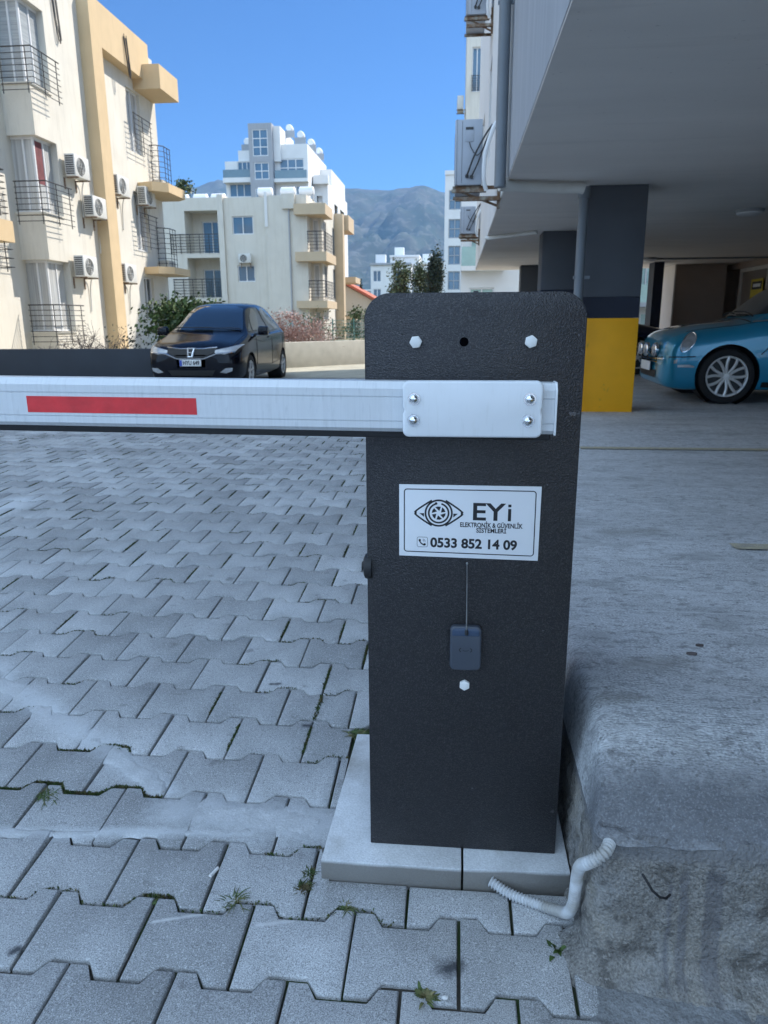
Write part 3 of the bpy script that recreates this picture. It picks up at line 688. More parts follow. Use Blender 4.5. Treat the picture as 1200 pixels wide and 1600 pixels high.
# small nicks in both short sides
pts = []
for i, a in enumerate(pl_):
    pts.append(a)
    if i == 13:
        for dz_, dx_ in ((-0.006, 0), (-0.002, -0.002), (0.002, -0.002), (0.006, 0)): pts.append((0.1385 + dx_, 1.010 + dz_))
    if i == 27:
        for dz_, dx_ in ((0.006, 0), (0.002, 0.002), (-0.002, 0.002), (-0.006, 0)): pts.append((-0.0865 + dx_, 1.010 + dz_))
cov = MB().prism(pts, 'y', PY, BY - 0.0005).build('clamp_cover', M['wplastic'], bar, bevel=0.004, seg=3)
for (x, z) in ((-0.068, 1.029), (0.117, 1.029), (-0.0685, 0.9945), (0.1155, 0.9945)):
    MB().lathe((x, PY, z), 'y', [(0.0, -0.0085), (0.003, -0.0080), (0.0062, -0.0058), (0.0078, -0.0028), (0.0080, -0.0012), (0.0098, -0.0012), (0.0100, 0.0005)], 24).build('bolt', M['chrome'], cov)
MB().box(-0.06, 0.11, BY + 0.047, BY + 0.060, 0.972, 1.046).cyl((0.027, BY + 0.055, 1.008), 'y', 0.032, FY - BY - 0.053, 28).build('arm_bracket', M['steel'], bar, bevel=0.001)

# ------------------------------------------------------------------ sign
sg = thing('sign', (0.029, FY, 0.785), 'white rectangular sign with an eye emblem and a phone number on the cabinet', 'sign')
SX0, SX1, SZ0, SZ1 = -0.1035, 0.1600, 0.7105, 0.8545
def sz_(x, z): return z + 0.0  # upright plate
MB().prism([(SX0, 0.7150), (SX1 - 0.001, 0.7105), (SX1, 0.8540), (SX0, 0.8548)], 'y', FY - 0.0028, FY - 0.0003).build('panel', M['sign_white'], sg, bevel=0.0004)
SYF = FY - 0.0031
W_, H_ = SX1 - SX0, 0.1415
def sp(fx, fy):   # fractions from the top-left corner, follows the slight slope of the plate
    top = 0.8548 - 0.0008 * fx; bot = 0.7150 - 0.0045 * fx
    return (SX0 + W_ * fx, top + (bot - top) * fy)
def ring_pts(cx, cz, rx, rz, a0=0, a1=360, n=48): return [(cx + rx * math.cos(R(a0 + (a1 - a0) * i / n)), cz + rz * math.sin(R(a0 + (a1 - a0) * i / n))) for i in range(n + 1)]
def stroke(mb, pts, wd, closed=False, y=SYF):
    """a flat stroke of constant width as quads"""
    n = len(pts); L_, R_ = [], []
    for i in range(n):
        a = Vector(pts[(i - 1) % n] if (closed or i > 0) else pts[i]); c = Vector(pts[(i + 1) % n] if (closed or i < n - 1) else pts[i])
        if closed and (a - Vector(pts[i])).length < 1e-9: a = Vector(pts[(i - 2) % n])
        d = (c - a).normalized(); nn = Vector((-d.y, d.x)) * wd / 2
        L_.append(Vector(pts[i]) + nn); R_.append(Vector(pts[i]) - nn)
    vs = [(p.x, y, p.y) for p in L_] + [(p.x, y, p.y) for p in R_]
    m_ = n if closed else n - 1
    mb.add(vs, [(i, (i + 1) % n, n + (i + 1) % n, n + i) for i in range(m_)])
def fillp(mb, pts, y=SYF): mb.add([(p[0], y, p[1]) for p in pts], [list(range(len(pts)))])
def put_text(mb, txt, f0, f1, fyt, fyb, bold=0.0, y=SYF, capfrac=None):
    a = sp(f0, fyb); b_ = sp(f1, fyb); top = sp((f0 + f1) / 2, fyt)
    wd = b_[0] - a[0]; ht = top[1] - sp((f0 + f1) / 2, fyb)[1]
    ref, _ = text_mb('H', 1.0); hh = max(v[1] for v in ref)
    vs, fs = text_mb(txt, ht / hh, bold=bold * ht / hh)
    base0 = 0.0
    if txt[0] in '0': base0 = 0
    w0 = max(v[0] for v in vs); k = wd / w0; sl = (b_[1] - a[1]) / wd
    mb.add([(a[0] + v[0] * k, y, a[1] + v[1] + sl * v[0] * k) for v in vs], fs)
fr = MB()
c = [sp(0.037, 0.062), sp(0.963, 0.062), sp(0.963, 0.935), sp(0.037, 0.935)]
bp_ = []
for i, (cx, cz) in enumerate(c):
    r_ = 0.0055; s1 = (1, -1, -1, 1)[i]; s2 = (-1, -1, 1, 1)[i]
    a0 = (180, 90, 0, -90)[i]
    for j in range(7):
        a = R(a0 - 90 * j / 6); bp_.append((cx + s1 * r_ + r_ * math.cos(a), cz + s2 * r_ + r_ * math.sin(a)))
stroke(fr, bp_, 0.0019, True); fr.build('border_line', M['sign_black'], sg)
em = MB()
ex, ez = sp(0.283, 0.385); er = 0.0262
stroke(em, ring_pts(ex, ez, er - 0.0014, er - 0.0014)[:-1], 0.0034, True)
hw_ = 0.0455
def lid(s, sx):
    p0 = (ex + sx * hw_, ez + 0.001); pts = []
    for i in range(13):
        u = i / 12; x = ex + sx * (hw_ - u * (hw_ - 0.013)); zz = ez + s * (0.001 + 0.0235 * (u ** 0.86))
        pts.append((x, zz))
    return pts
for sx in (-1, 1):
    for s in (-1, 1): stroke(em, lid(s, sx), 0.0032)
    fillp(em, [(ex + sx * (hw_ + 0.0008), ez), (ex + sx * (hw_ - 0.004), ez + 0.0035), (ex + sx * (hw_ - 0.004), ez - 0.0035)])
    fillp(em, [(ex + sx * 0.036, ez - 0.0006), (ex + sx * 0.0275, ez - 0.0006), (ex + sx * 0.0275, ez - 0.0080)])
stroke(em, ring_pts(ex, ez, 0.0186, 0.0186, -258, 75), 0.0033)
em.add(*[[(ex - 0.005 + 0.0026 * math.cos(k * 0.6283), SYF - 0.0001, ez + 0.0186 + 0.0026 * math.sin(k * 0.6283)) for k in range(10)], [list(range(10))]])
for k in range(6):   # aperture blades
    a = R(60 * k + 12); a2 = R(60 * k + 66); ri = 0.0045; ro = 0.0130
    P1 = (ex + ro * math.cos(a), ez + ro * math.sin(a)); P2 = (ex + ro * math.cos((a + a2) / 2), ez + ro * math.sin((a + a2) / 2)); P3 = (ex + ro * math.cos(a2 - 0.10), ez + ro * math.sin(a2 - 0.10))
    P4 = (ex + ri * math.cos(a2 - 0.9), ez + ri * math.sin(a2 - 0.9)); fillp(em, [P1, P2, P3, P4])
em.build('eye_emblem', M['sign_black'], sg)
tx = MB()
put_text(tx, 'EY', 0.527, 0.758, 0.245, 0.470, 0.018)
a = sp(0.773, 0.470); q_ = sp(0.773, 0.305)
tx.box(a[0], a[0] + 0.0058, SYF, SYF + 0.0001, a[1], q_[1]); q2 = sp(0.773, 0.245); tx.box(a[0], a[0] + 0.0058, SYF, SYF + 0.0001, q2[1] - 0.0052, q2[1])
put_text(tx, 'ELEKTRONİK & GÜVENLİK', 0.437, 0.880, 0.508, 0.568, 0.028)
put_text(tx, 'SİSTEMLERİ', 0.553, 0.765, 0.582, 0.640, 0.028)
put_text(tx, '0533 852 14 09', 0.225, 0.845, 0.745, 0.868, 0.035)
tx.build('lettering', M['sign_black'], sg)
ph = MB()
a = sp(0.130, 0.865); b_ = sp(0.205, 0.725)
pr_ = rrect(a[0], b_[0], a[1], b_[1], (0.003,) * 4, 5); stroke(ph, pr_, 0.0007, True)
cx, cz = (a[0] + b_[0]) / 2, (a[1] + b_[1]) / 2
stroke(ph, [(cx - 0.0055, cz + 0.0045), (cx - 0.0048, cz + 0.001), (cx - 0.0018, cz - 0.0028), (cx + 0.0022, cz - 0.0056), (cx + 0.0058, cz - 0.0058)], 0.0024)
ph.cyl((cx - 0.0048, SYF, cz + 0.0035), 'y', 0.0023, 0.0001, 12).cyl((cx + 0.0044, SYF, cz - 0.0046), 'y', 0.0023, 0.0001, 12)
for r_ in (0.003, 0.0055): stroke(ph, ring_pts(cx + 0.0002, cz + 0.0004, r_, r_, 5, 80, 8), 0.0008)
ph.build('phone_icon', M['sign_black'], sg)

# ------------------------------------------------------------------ remote control stuck to the cabinet
rc = thing('remote_control', (0.0275, FY, 0.483), 'small dark blue grey remote control with a telescopic antenna stuck below the sign', 'remote control')
fb = MB().prism(rrect(-0.0035, 0.0575, 0.4840, 0.5770, (0.011, 0.011, 0.010, 0.010), 7), 'y', FY - 0.0150, FY - 0.0002).build('case', M['fob'], rc, bevel=0.0035, seg=3)
MB().prism(rrect(0.0005, 0.0535, 0.5575, 0.5735, (0.0015, 0.0015, 0.008, 0.008), 5), 'y', FY - 0.0163, FY - 0.0140).build('top_window', M['fob_gloss'], rc, bevel=0.0012)
b2 = MB(); 
for s in (-1, 1): stroke(b2, ring_pts(0.0272, 0.528, 0.012, 0.006, 90 - s * 90 - 42, 90 - s * 90 + 42, 8), 0.0016, y=FY - 0.0152)
stroke(b2, [(0.0215, 0.528), (0.024, 0.5262), (0.0302, 0.5262), (0.033, 0.528)], 0.0011, y=FY - 0.0152)
b2.build('button_mark', M['black'], rc)
MB().lathe((0.0282, FY - 0.0168, 0.5650), 'z', [(0.0, -0.005), (0.0035, -0.004), (0.0035, 0.004), (0.002, 0.0065)], 14).build('antenna_base', M['black'], rc)
MB().tube([(0.0280, FY - 0.0165, 0.570), (0.0276, FY - 0.014, 0.612)], 0.0013, 10).tube([(0.0276, FY - 0.014, 0.612), (0.0270, FY - 0.0105, 0.664)], 0.0010, 10).tube([(0.0270, FY - 0.0105, 0.664), (0.0262, FY - 0.008, 0.7030)], 0.0007, 8) \
    .lathe((0.0262, FY - 0.008, 0.7030), 'z', [(0, -0.001), (0.0020, -0.001), (0.0022, 0.001), (0.0016, 0.003), (0, 0.003)], 12).build('antenna', M['steel'], rc)

# ------------------------------------------------------------------ conduit
def catmull(pts, n):
    P = [Vector(p) for p in pts]; P = [P[0] * 2 - P[1]] + P + [P[-1] * 2 - P[-2]]; out = []
    for i in range(1, len(P) - 2):
        for k in range(n):
            t_ = k / n; out.append(0.5 * ((2 * P[i]) + (-P[i - 1] + P[i + 1]) * t_ + (2 * P[i - 1] - 5 * P[i] + 4 * P[i + 1] - P[i + 2]) * t_ ** 2 + (-P[i - 1] + 3 * P[i] - 3 * P[i + 1] + P[i + 2]) * t_ ** 3))
    out.append(P[-2]); return out
cp = catmull([(0.088, 1.290, 0.037), (0.128, 1.270, 0.026), (0.183, 1.246, 0.026), (0.214, 1.224, 0.036), (0.230, 1.203, 0.052), (0.2365, 1.187, 0.088), (0.236, 1.172, 0.142), (0.234, 1.155, 0.182), (0.2345, 1.135, 0.215), (0.240, 1.112, 0.240), (0.253, 1.102, 0.258), (0.268, 1.108, 0.268), (0.280, 1.130, 0.270)], 40)
cum = [0.0]
for a, b_ in zip(cp, cp[1:]): cum.append(cum[-1] + (b_ - a).length)
pts = []; k = 0; st_ = 0.0011
for i in range(int(cum[-1] / st_)):
    t_ = i * st_
    while cum[k + 1] < t_: k += 1
    pts.append(cp[k].lerp(cp[k + 1], (t_ - cum[k]) / max(1e-9, cum[k + 1] - cum[k])))
rs = [0.0098 + 0.0018 * math.sin(i * 2 * math.pi / 6.0) for i in range(len(pts))]
tag(MB().tube(pts, rs, 16).build('conduit', M['conduit'], angle=80), 'grey corrugated conduit bending from the base block up into the concrete edge', 'conduit')

# ------------------------------------------------------------------ weeds, moss, litter
def tuft(x, y, n, h, spread, seed, m, name, label, cat='weed', wid=0.0016, group=None, lean=(0, 0), leafy=False):
    r_ = random.Random(seed); mb = MB(); z0 = zg(y) - 0.006
    for i in range(n):
        a = r_.uniform(0, 2 * math.pi); L_ = h * r_.uniform(0.5, 1.1); s = spread * r_.uniform(0.4, 1.2)
        bx = x + r_.gauss(0, spread * 0.25); by = y + r_.gauss(0, spread * 0.2)
        dx, dy = math.cos(a) * s + lean[0], math.sin(a) * s + lean[1]
        px, py = -math.sin(a), math.cos(a); k = 5; vs = []
        for j in range(k):
            u = j / (k - 1)
            if leafy: ww = wid * math.sin(math.pi * min(0.98, u * 0.9 + 0.1)) ** 0.7
            else: ww = wid * (1 - u) ** 0.7 + 0.0002
            cx_ = bx + dx * u ** 1.3; cy_ = by + dy * u ** 1.3; cz_ = z0 + L_ * (u - 0.35 * u * u * (1 + s / h))
            vs += [(cx_ - px * ww, cy_ - py * ww, cz_), (cx_ + px * ww, cy_ + py * ww, cz_ + 0.0004)]
        mb.add(vs, [(2 * j, 2 * j + 1, 2 * j + 3, 2 * j + 2) for j in range(k - 1)], True)
    o = mb.build(name, m, angle=80)
    return tag(o, label, cat, group)
tuft(-0.430, 1.218, 34, 0.034, 0.036, 1, M['weed'], 'grass_tuft', 'spiky grass tuft between two pavers near the cigarette butt', 'weed')
tuft(-0.297, 1.262, 90, 0.026, 0.022, 2, M['moss'], 'weed', 'dense dark weed in the joint touching the left corner of the base block', 'weed', wid=0.002, lean=(0, 0.006))
tuft(-0.292, 1.305, 70, 0.020, 0.018, 12, M['moss'], 'weed', 'low weed growing along the left side of the base block', 'weed', wid=0.002)
tuft(-0.203, 1.222, 60, 0.022, 0.026, 3, M['weed'], 'weed', 'feathery weed in the joint just in front of the base block', 'weed', wid=0.0014)
tuft(-0.036, 1.046, 40, 0.024, 0.020, 4, M['weed'], 'weed', 'small broad leaved weed at the bottom of the picture below the cabinet', 'weed', wid=0.003, leafy=True)
tuft(0.205, 1.160, 14, 0.030, 0.020, 5, M['leaf'], 'weed', 'bright leafy seedling below the grey conduit', 'weed', wid=0.005, leafy=True)
tuft(0.238, 1.135, 20, 0.012, 0.024, 6, M['weed'], 'weed', 'thin straggly weed at the foot of the rough concrete edge', 'weed', wid=0.001)
tuft(-0.262, 1.800, 90, 0.026, 0.030, 7, M['weed'], 'weed', 'green weed behind the base block beside the cabinet', 'weed', wid=0.003)
tuft(-0.985, 1.500, 120, 0.022, 0.042, 8, M['weed'], 'grass_tuft', 'sprawling grass tuft in the joint near the left edge of the picture', 'weed', wid=0.0013)
tuft(-0.890, 1.685, 60, 0.015, 0.026, 9, M['moss'], 'weed', 'small weed beside the diagonal cement smear', 'weed', wid=0.002)
tuft(-0.700, 1.142, 24, 0.010, 0.010, 10, M['weed'], 'weed', 'small tuft in the second joint from the bottom left', 'weed', wid=0.0016)
tuft(-0.600, 1.205, 26, 0.010, 0.022, 11, M['weed'], 'weed', 'dry low tuft in the wavy joint left of the spiky grass', 'weed', wid=0.0012)
# moss filling joints
mb = MB(); rnd = random.Random(21)
def moss_line(pts, dens, w_=0.004):
    for (a, b_) in zip(pts, pts[1:]):
        A = Vector(a); B = Vector(b_); n = int((B - A).length * dens)
        for i in range(n):
            p = A.lerp(B, rnd.random()); x = p.x + rnd.gauss(0, w_ * .5); y = p.y + rnd.gauss(0, w_ * .5); s = rnd.uniform(.0015, .0035)
            z = zg(y) - 0.007 + rnd.random() * 0.007; th = rnd.uniform(0, 3)
            mb.add([(x - s * math.cos(th), y - s * math.sin(th), z), (x + s * math.cos(th), y + s * math.sin(th), z), (x + rnd.gauss(0, s), y + rnd.gauss(0, s), z + s * 1.6)], [(0, 1, 2)])
def joint_y(x, k):
    ph_ = -0.182 + (0.0 if k % 2 else PW / 2)
    return Y0 + PL * k + wave(x, ph_)
def moss_joint(k, x0_, x1_, dens=1500):
    n = max(2, int((x1_ - x0_) / 0.012)); moss_line([(x0_ + (x1_ - x0_) * i / n, joint_y(x0_ + (x1_ - x0_) * i / n, k)) for i in range(n + 1)], dens)
moss_joint(3, -1.15, -0.80, 5200); moss_joint(3, -0.80, -0.70, 3000); moss_joint(1, -0.62, -0.56, 2500); moss_joint(2, -0.4, -0.2, 800)
moss_joint(4, -1.05, -0.85, 2000); moss_joint(1, -1.2, -0.1, 350)
for r_ in range(4, 34):
    ph_ = -0.182 + (PW / 2 if r_ % 2 else 0.0)
    for k in range(-22, 2):
        x = ph_ + k * PW
        if x > 0.2 or (r_ < 5 and x > -0.3): continue
        if rnd.random() < (0.25 if r_ < 12 else 0.55):
            yy = Y0 + PL * r_ - (0 if r_ % 2 else 0); moss_line([(x, yy + .02), (x, yy + PL - .02)], rnd.uniform(400, 1600) * (2.2 if r_ < 9 else 1), 0.003)
        if rnd.random() < 0.35: moss_joint(r_, x, x + PW * rnd.uniform(.3, 1), 700)
moss_line([(-0.386 - 0.0, Y0 + PL * 5 + .02 ), (-0.386, Y0 + PL * 6 - .02)], 5000, 0.006)
tag(mb.build('moss', M['moss']), 'dark green moss filling the paver joints', 'moss', kind='stuff')
tag(MB().tube([(-0.4990, 1.272, 0.0185), (-0.4905, 1.300, 0.0165)], 0.0036, 12).build('cigarette_butt', M['butt']), 'white cigarette butt stuck in a paver joint', 'cigarette butt')
tag(MB().prism([(0.0 + 0.006 * math.cos(k), 1.043 + 0.004 * math.sin(k * 1.0)) for k in [0, .8, 1.7, 2.6, 3.3, 4.2, 5.3]], 'z', 0.0, 0.004).build('pebble', M['butt'], bevel=0.001), 'tiny pale pebble on a paver at the bottom of the picture', 'pebble')
for (x, y, s) in ((0.60, 1.72, .010), (0.565, 1.665, .013)):
    pts = [(x + s * math.cos(k) * (1.0), y + s * .5 * math.sin(k)) for k in [0, .8, 1.7, 2.6, 3.3, 4.2, 5.3]]
    tag(MB().prism(pts, 'z', zf(y) + .0, zf(y) + .005).build('dry_leaf', M['twig'], bevel=0.001), 'larger curled brown leaf on the concrete' if s > .011 else 'smaller brown leaf lying farther back on the concrete', 'leaf')

# ------------------------------------------------------------------ architecture helpers
def mp(face, plane, a, z, d=0.0):
    return {'x+': (plane - d, a, z), 'x-': (plane + d, a, z), 'y-': (a, plane + d, z), 'y+': (a, plane - d, z)}[face]
def wall_holes(mb, face, plane, a0, a1, z0, z1, holes, depth):
    As = sorted({a0, a1, *[h[0] for h in holes], *[h[1] for h in holes]}); Zs = sorted({z0, z1, *[h[2] for h in holes], *[h[3] for h in holes]})
    for A0, A1 in zip(As, As[1:]):
        for Z0, Z1 in zip(Zs, Zs[1:]):
            ca, cz = (A0 + A1) / 2, (Z0 + Z1) / 2
            if any(h[0] < ca < h[1] and h[2] < cz < h[3] for h in holes): continue
            mb.quad(mp(face, plane, A0, Z0), mp(face, plane, A1, Z0), mp(face, plane, A1, Z1), mp(face, plane, A0, Z1))
    for (h0, h1, g0, g1) in holes:
        c = [(h0, g0), (h1, g0), (h1, g1), (h0, g1)]
        for (p, q) in zip(c, c[1:] + c[:1]):
            mb.quad(mp(face, plane, *p), mp(face, plane, *q), mp(face, plane, *q, depth), mp(face, plane, *p, depth))
def bbox_f(mb, face, plane, a0, a1, z0, z1, d0, d1):
    p = mp(face, plane, a0, z0, d0); q = mp(face, plane, a1, z1, d1)
    mb.box(min(p[0], q[0]), max(p[0], q[0]), min(p[1], q[1]), max(p[1], q[1]), min(p[2], q[2]), max(p[2], q[2]))
def window(par, face, plane, a0, a1, z0, z1, depth=0.12, glass='glass', frame='frame', cols=2, rows=1, fw=0.05, name='window'):
    mb = MB(); e = 0.004
    a0 += e; a1 -= e; z0 += e; z1 -= e
    d0, d1 = depth - 0.05, depth
    for c_ in range(cols + 1):
        x = a0 + (a1 - a0 - fw) * c_ / cols; bbox_f(mb, face, plane, x, x + fw, z0, z1, d0, d1)
    for r_ in range(rows + 1):
        z = z0 + (z1 - z0 - fw) * r_ / rows
        for c_ in range(cols):
            xa = a0 + (a1 - a0 - fw) * c_ / cols + fw; xb = a0 + (a1 - a0 - fw) * (c_ + 1) / cols
            bbox_f(mb, face, plane, xa, xb, z, z + fw, d0, d1)
    f = mb.build(name, M[frame], par)
    pm_ = MB(); bbox_f(pm_, face, plane, a0, a1, z0, z1, depth + 0.002, depth + 0.02); pm_.build('pane', M[glass], f)
    return f
def solid(name, par, x0, x1, y0, y1, z0, z1, m, faces={}, depth=0.16):
    """a volume whose named faces have real openings"""
    mb = MB()
    for f, pl, a0, a1 in (('x+', x1, y0, y1), ('x-', x0, y0, y1), ('y-', y0, x0, x1), ('y+', y1, x0, x1)):
        wall_holes(mb, f, pl, a0, a1, z0, z1, faces.get(f, []), depth)
    mb.quad((x0, y0, z1), (x1, y0, z1), (x1, y1, z1), (x0, y1, z1)); mb.quad((x0, y0, z0), (x0, y1, z0), (x1, y1, z0), (x1, y0, z0))
    i = 0.45
    if x1 - x0 > 1.2 and y1 - y0 > 1.2: mb.box(x0 + i, x1 - i, y0 + i, y1 - i, z0 + 0.05, z1 - 0.05)
    return mb.build(name, M[m] if isinstance(m, str) else m, par)
def railing(par, pts, z0, z1, nbar=7, posts=4, r_=0.012, m='iron', name='railing', over=0.0):
    mb = MB(); P = [Vector((p[0], p[1], 0)) for p in pts]
    if over:
        P[-1] = P[-1] + (P[-1] - P[-2]).normalized() * over
    for i in range(nbar):
        z = z0 + (z1 - z0) * (i + 0.6) / (nbar - 0.4); rr = r_ * 1.35 if i == nbar - 1 else r_ * 0.8
        for a, b_ in zip(P, P[1:]): mb.tube([(a.x, a.y, z), (b_.x, b_.y, z)], rr, 5)
    tot = sum((b_ - a).length for a, b_ in zip(P, P[1:]))
    for k in range(posts):
        s = (0.04 + (tot - 0.08 - over) * k / (posts - 1)); 
        for a, b_ in zip(P, P[1:]):
            l = (b_ - a).length
            if s <= l + 1e-6: p = a.lerp(b_, s / l); break
            s -= l
        mb.tube([(p.x, p.y, z0), (p.x, p.y, z1)], r_, 5)
    return mb.build(name, M[m], par)

# ------------------------------------------------------------------ cream apartment block on the left
XA = -10.4
A = thing('apartment_building', (-14.5, 19, 0), 'cream rendered three storey apartment block with tan trim filling the left of the picture', 'building')
FL = [(0.90, 2.74), (3.83, 5.65), (6.77, 8.66)]
XB = -11.15
mb = MB()
# near wing: its face stands back behind the corner windows
wall_holes(mb, 'x+', XB, 6.0, 18.92, 0, 9.7, [(12.2, 13.6, 0.9, 2.7), (12.2, 13.6, 3.8, 5.6), (12.2, 13.6, 6.7, 8.5)], 0.16)
mb.quad((XB, 6, 9.7), (XB, 18.92, 9.7), (-20, 18.92, 9.7), (-20, 6, 9.7)); mb.quad((XB, 6, 0), (-20, 6, 0), (-20, 6, 9.7), (XB, 6, 9.7))
mb.box(-19.9, XB - 0.5, 6.1, 26.3, 0.0, 9.65)
# solid spandrels of the corner bay, one per storey
zs = [0.0] + [v for p in FL for v in p] + [9.7]
for z0_, z1_ in zip(zs[0::2], zs[1::2]): mb.box(XB - 0.05, XA, 18.92, 19.90, z0_, z1_)
mb.quad((XB, 18.92, 0), (XB, 19.9, 0), (XB, 19.9, 9.7), (XB, 18.92, 9.7))
mb.quad((XA - 0.6, 19.9, 0), (XA, 19.9, 0), (XA, 19.9, 9.7), (XA - 0.6, 19.9, 9.7))
H_A = [(24.55, 25.55, 6.45, 8.30), (24.5, 25.5, 3.45, 5.25), (24.75, 25.55, 1.25, 2.65)]
wall_holes(mb, 'x+', XA, 19.9, 26.9, 0, 9.7, H_A, 0.18)
mb.quad((XA, 19.9, 9.7), (XA, 26.9, 9.7), (-20, 26.9, 9.7), (-20, 18.92, 9.7)); mb.quad((XA, 26.9, 0), (XA, 26.9, 9.7), (-20, 26.9, 9.7), (-20, 26.9, 0))
mb.box(-20, XA - 0.5, 20.1, 26.7, 0, 9.6)
mb.build('wall', M['cream'], A)
for i, (z0_, z1_) in enumerate(FL):
    f = MB()
    gx, gy = XA - 0.16, 19.06
    f.box(gx - 0.05, gx, gy, gy + 0.05, z0_ + 0.05, z1_)     # corner post
    f.box(XB, gx - 0.05, gy, gy + 0.05, z1_ - 0.06, z1_); f.box(XB, gx - 0.05, gy, gy + 0.05, z0_ + 0.05, z0_ + 0.10)
    f.box(gx - 0.05, gx, gy + 0.05, 19.9, z1_ - 0.06, z1_); f.box(gx - 0.05, gx, gy + 0.05, 19.9, z0_ + 0.05, z0_ + 0.10)
    f.box(gx - 0.30, gx - 0.25, gy, gy + 0.05, z0_ + 0.1, z1_ - 0.06); f.box(gx - 0.05, gx, 19.48, 19.53, z0_ + 0.1, z1_ - 0.06)
    fo = f.build('window', M['frame'], A)
    MB().box(XB, gx - 0.02, gy + 0.02, gy + 0.03, z0_ + 0.02, z1_).box(gx - 0.03, gx - 0.02, gy + 0.03, 19.9, z0_ + 0.02, z1_).build('pane', M[['curtain', 'curtain', 'blind'][i]], fo)
    if i == 1: MB().box(gx - 0.019, gx - 0.016, 19.12, 19.46, z0_ + 0.75, z1_ - 0.08).build('red_curtain', M['redcloth'], fo)
    MB().box(XB, XA + 0.03, 18.89, 19.9, z0_ - 0.0, z0_ + 0.05).build('sill', M['pale'], A)
    railing(A, [(-10.95, 18.62), (XA + 0.28, 18.62), (XA + 0.28, 19.78)], z0_ - 0.28, z0_ + 0.72, 8, 4, over=0.12)
for (a0, a1, z0_, z1_) in H_A:
    window(A, 'x+', XA, a0, a1, z0_, z1_, 0.14, 'curtain' if z0_ > 3 else 'glass')
for z0_ in (0.9, 3.8, 6.7): window(A, 'x+', XB, 12.2, 13.6, z0_, z0_ + 1.8, 0.14, 'curtain')
for (y0_, y1_, z0_, z1_) in ((24.4, 25.75, 6.4, 7.5), (24.3, 25.65, 3.5, 4.58)):
    railing(A, [(XA + 0.24, y0_), (XA + 0.24, y1_)], z0_, z1_, 8, 3, over=0.1)
MB().box(XA, XA + 0.34, 21.75, 22.38, 0, 8.64).box(XA, XA + 0.34, 21.75, 25.75, 8.64, 9.78).build('tan_frame', M['tan'], A)
MB().box(XA - 1.6, XA + 0.9, 25.15, 26.75, 8.35, 9.05).build('tan_fascia', M['tan'], A)
for (z0_, z1_) in ((5.28, 5.56), (2.74, 2.96)):
    MB().prism([(XA - 1.0, 26.95), (XA - 1.0, 25.2), (XA + 0.55, 24.7), (XA + 0.95, 25.1), (XA + 0.95, 26.6), (XA + 0.6, 26.95)], 'z', z0_, z1_).build('balcony_slab', M['tan'], A)
    MB().box(XA - 0.3, XA + 0.36, 26.15, 26.8, z1_, z1_ + 0.30).build('balcony_parapet', M['cream'], A)
    railing(A, [(XA + 0.02, 26.05), (XA + 0.24, 26.05), (XA + 0.42, 26.25), (XA + 0.42, 26.85)], z1_ + 0.1, z1_ + 1.35, 8, 5)
railing(A, [(XA + 0.02, 26.05), (XA + 0.24, 26.05), (XA + 0.42, 26.25), (XA + 0.42, 26.85)], 0.6, 1.7, 8, 5)
MB().box(XB, XB + 1.0, 13.0, 17.05, 2.96, 3.42).build('balcony_slab', M['tan'], A)
railing(A, [(XB, 17.0), (XB + 0.95, 17.0), (XB + 0.95, 13.0)], 2.3, 3.2, 5, 5)
railing(A, [(XB, 17.0), (XB + 0.95, 17.0), (XB + 0.95, 13.0)], 3.5, 4.5, 8, 5)
for (y_, z0_, z1_) in ((20.35, 8.2, 9.7), (23.85, 8.35, 9.4)):
    x_ = XA + (0.03 if y_ < 22 else 0.37)
    pts = [(x_, y_, z1_), (x_ + .02, y_ + .05, z0_ + .5), (x_ + .04, y_ + .12, z0_ + .05), (x_ + .04, y_ + .18, z0_), (x_ + .03, y_ + .22, z0_ + .1), (x_, y_ + .16, z1_)]
    MB().tube(catmull(pts, 6), 0.014, 5).tube(catmull([(p[0], p[1] + .05, p[2] + .08) for p in pts], 6), 0.011, 5).build('hanging_wire', M['iron'], A)

# air conditioners on its face
ac = thing('air_conditioner', (0, 0, 0), '', 'air conditioner', 'air conditioners on the cream apartment block')
g_ = MB().box(0.10, 0.38, -0.40, 0.40, 0, 0.55).build('casing', M['acbody'], ac, bevel=0.02)
gm = MB()
for i in range(9): gm.box(0.13, 0.35, -0.409, -0.401, 0.05 + i * 0.053, 0.078 + i * 0.053)
gm.build('side_grille', M['acdark'], g_)
gm = MB().lathe((0.381, -0.08, 0.27), 'x', [(0.0, 0.004), (0.05, 0.006), (0.06, 0.0), (0.205, 0.0), (0.215, 0.006), (0.225, 0.0)], 24).build('fan', M['acdark'], ac)
fg = MB()
for r_ in (0.09, 0.13, 0.17, 0.21): fg.tube([(0.392, -0.08 + r_ * math.cos(a * math.pi / 10), 0.27 + r_ * math.sin(a * math.pi / 10)) for a in range(20)], 0.005, 4, closed=True)
for a in range(6): fg.tube([(0.39, -0.08, 0.27), (0.39, -0.08 + .21 * math.cos(a * math.pi / 3), 0.27 + .21 * math.sin(a * math.pi / 3))], 0.005, 4)
fg.build('fan_guard', M['acbody'], gm)
for yb_ in (-0.34, 0.26): MB().prism([(0.0, -0.3), (0.03, -0.3), (0.03, -0.036), (0.42, -0.036), (0.42, -0.001), (0.0, -0.001)], 'y', yb_, yb_ + .04).build('bracket', M['rust'], ac)
MB().tube(catmull([(0.2, 0.40, 0.12), (0.14, 0.50, 0.05), (0.05, 0.52, -0.25), (0.03, 0.50, -0.9)], 5), 0.018, 6).build('pipe', M['pipe_light'], ac)
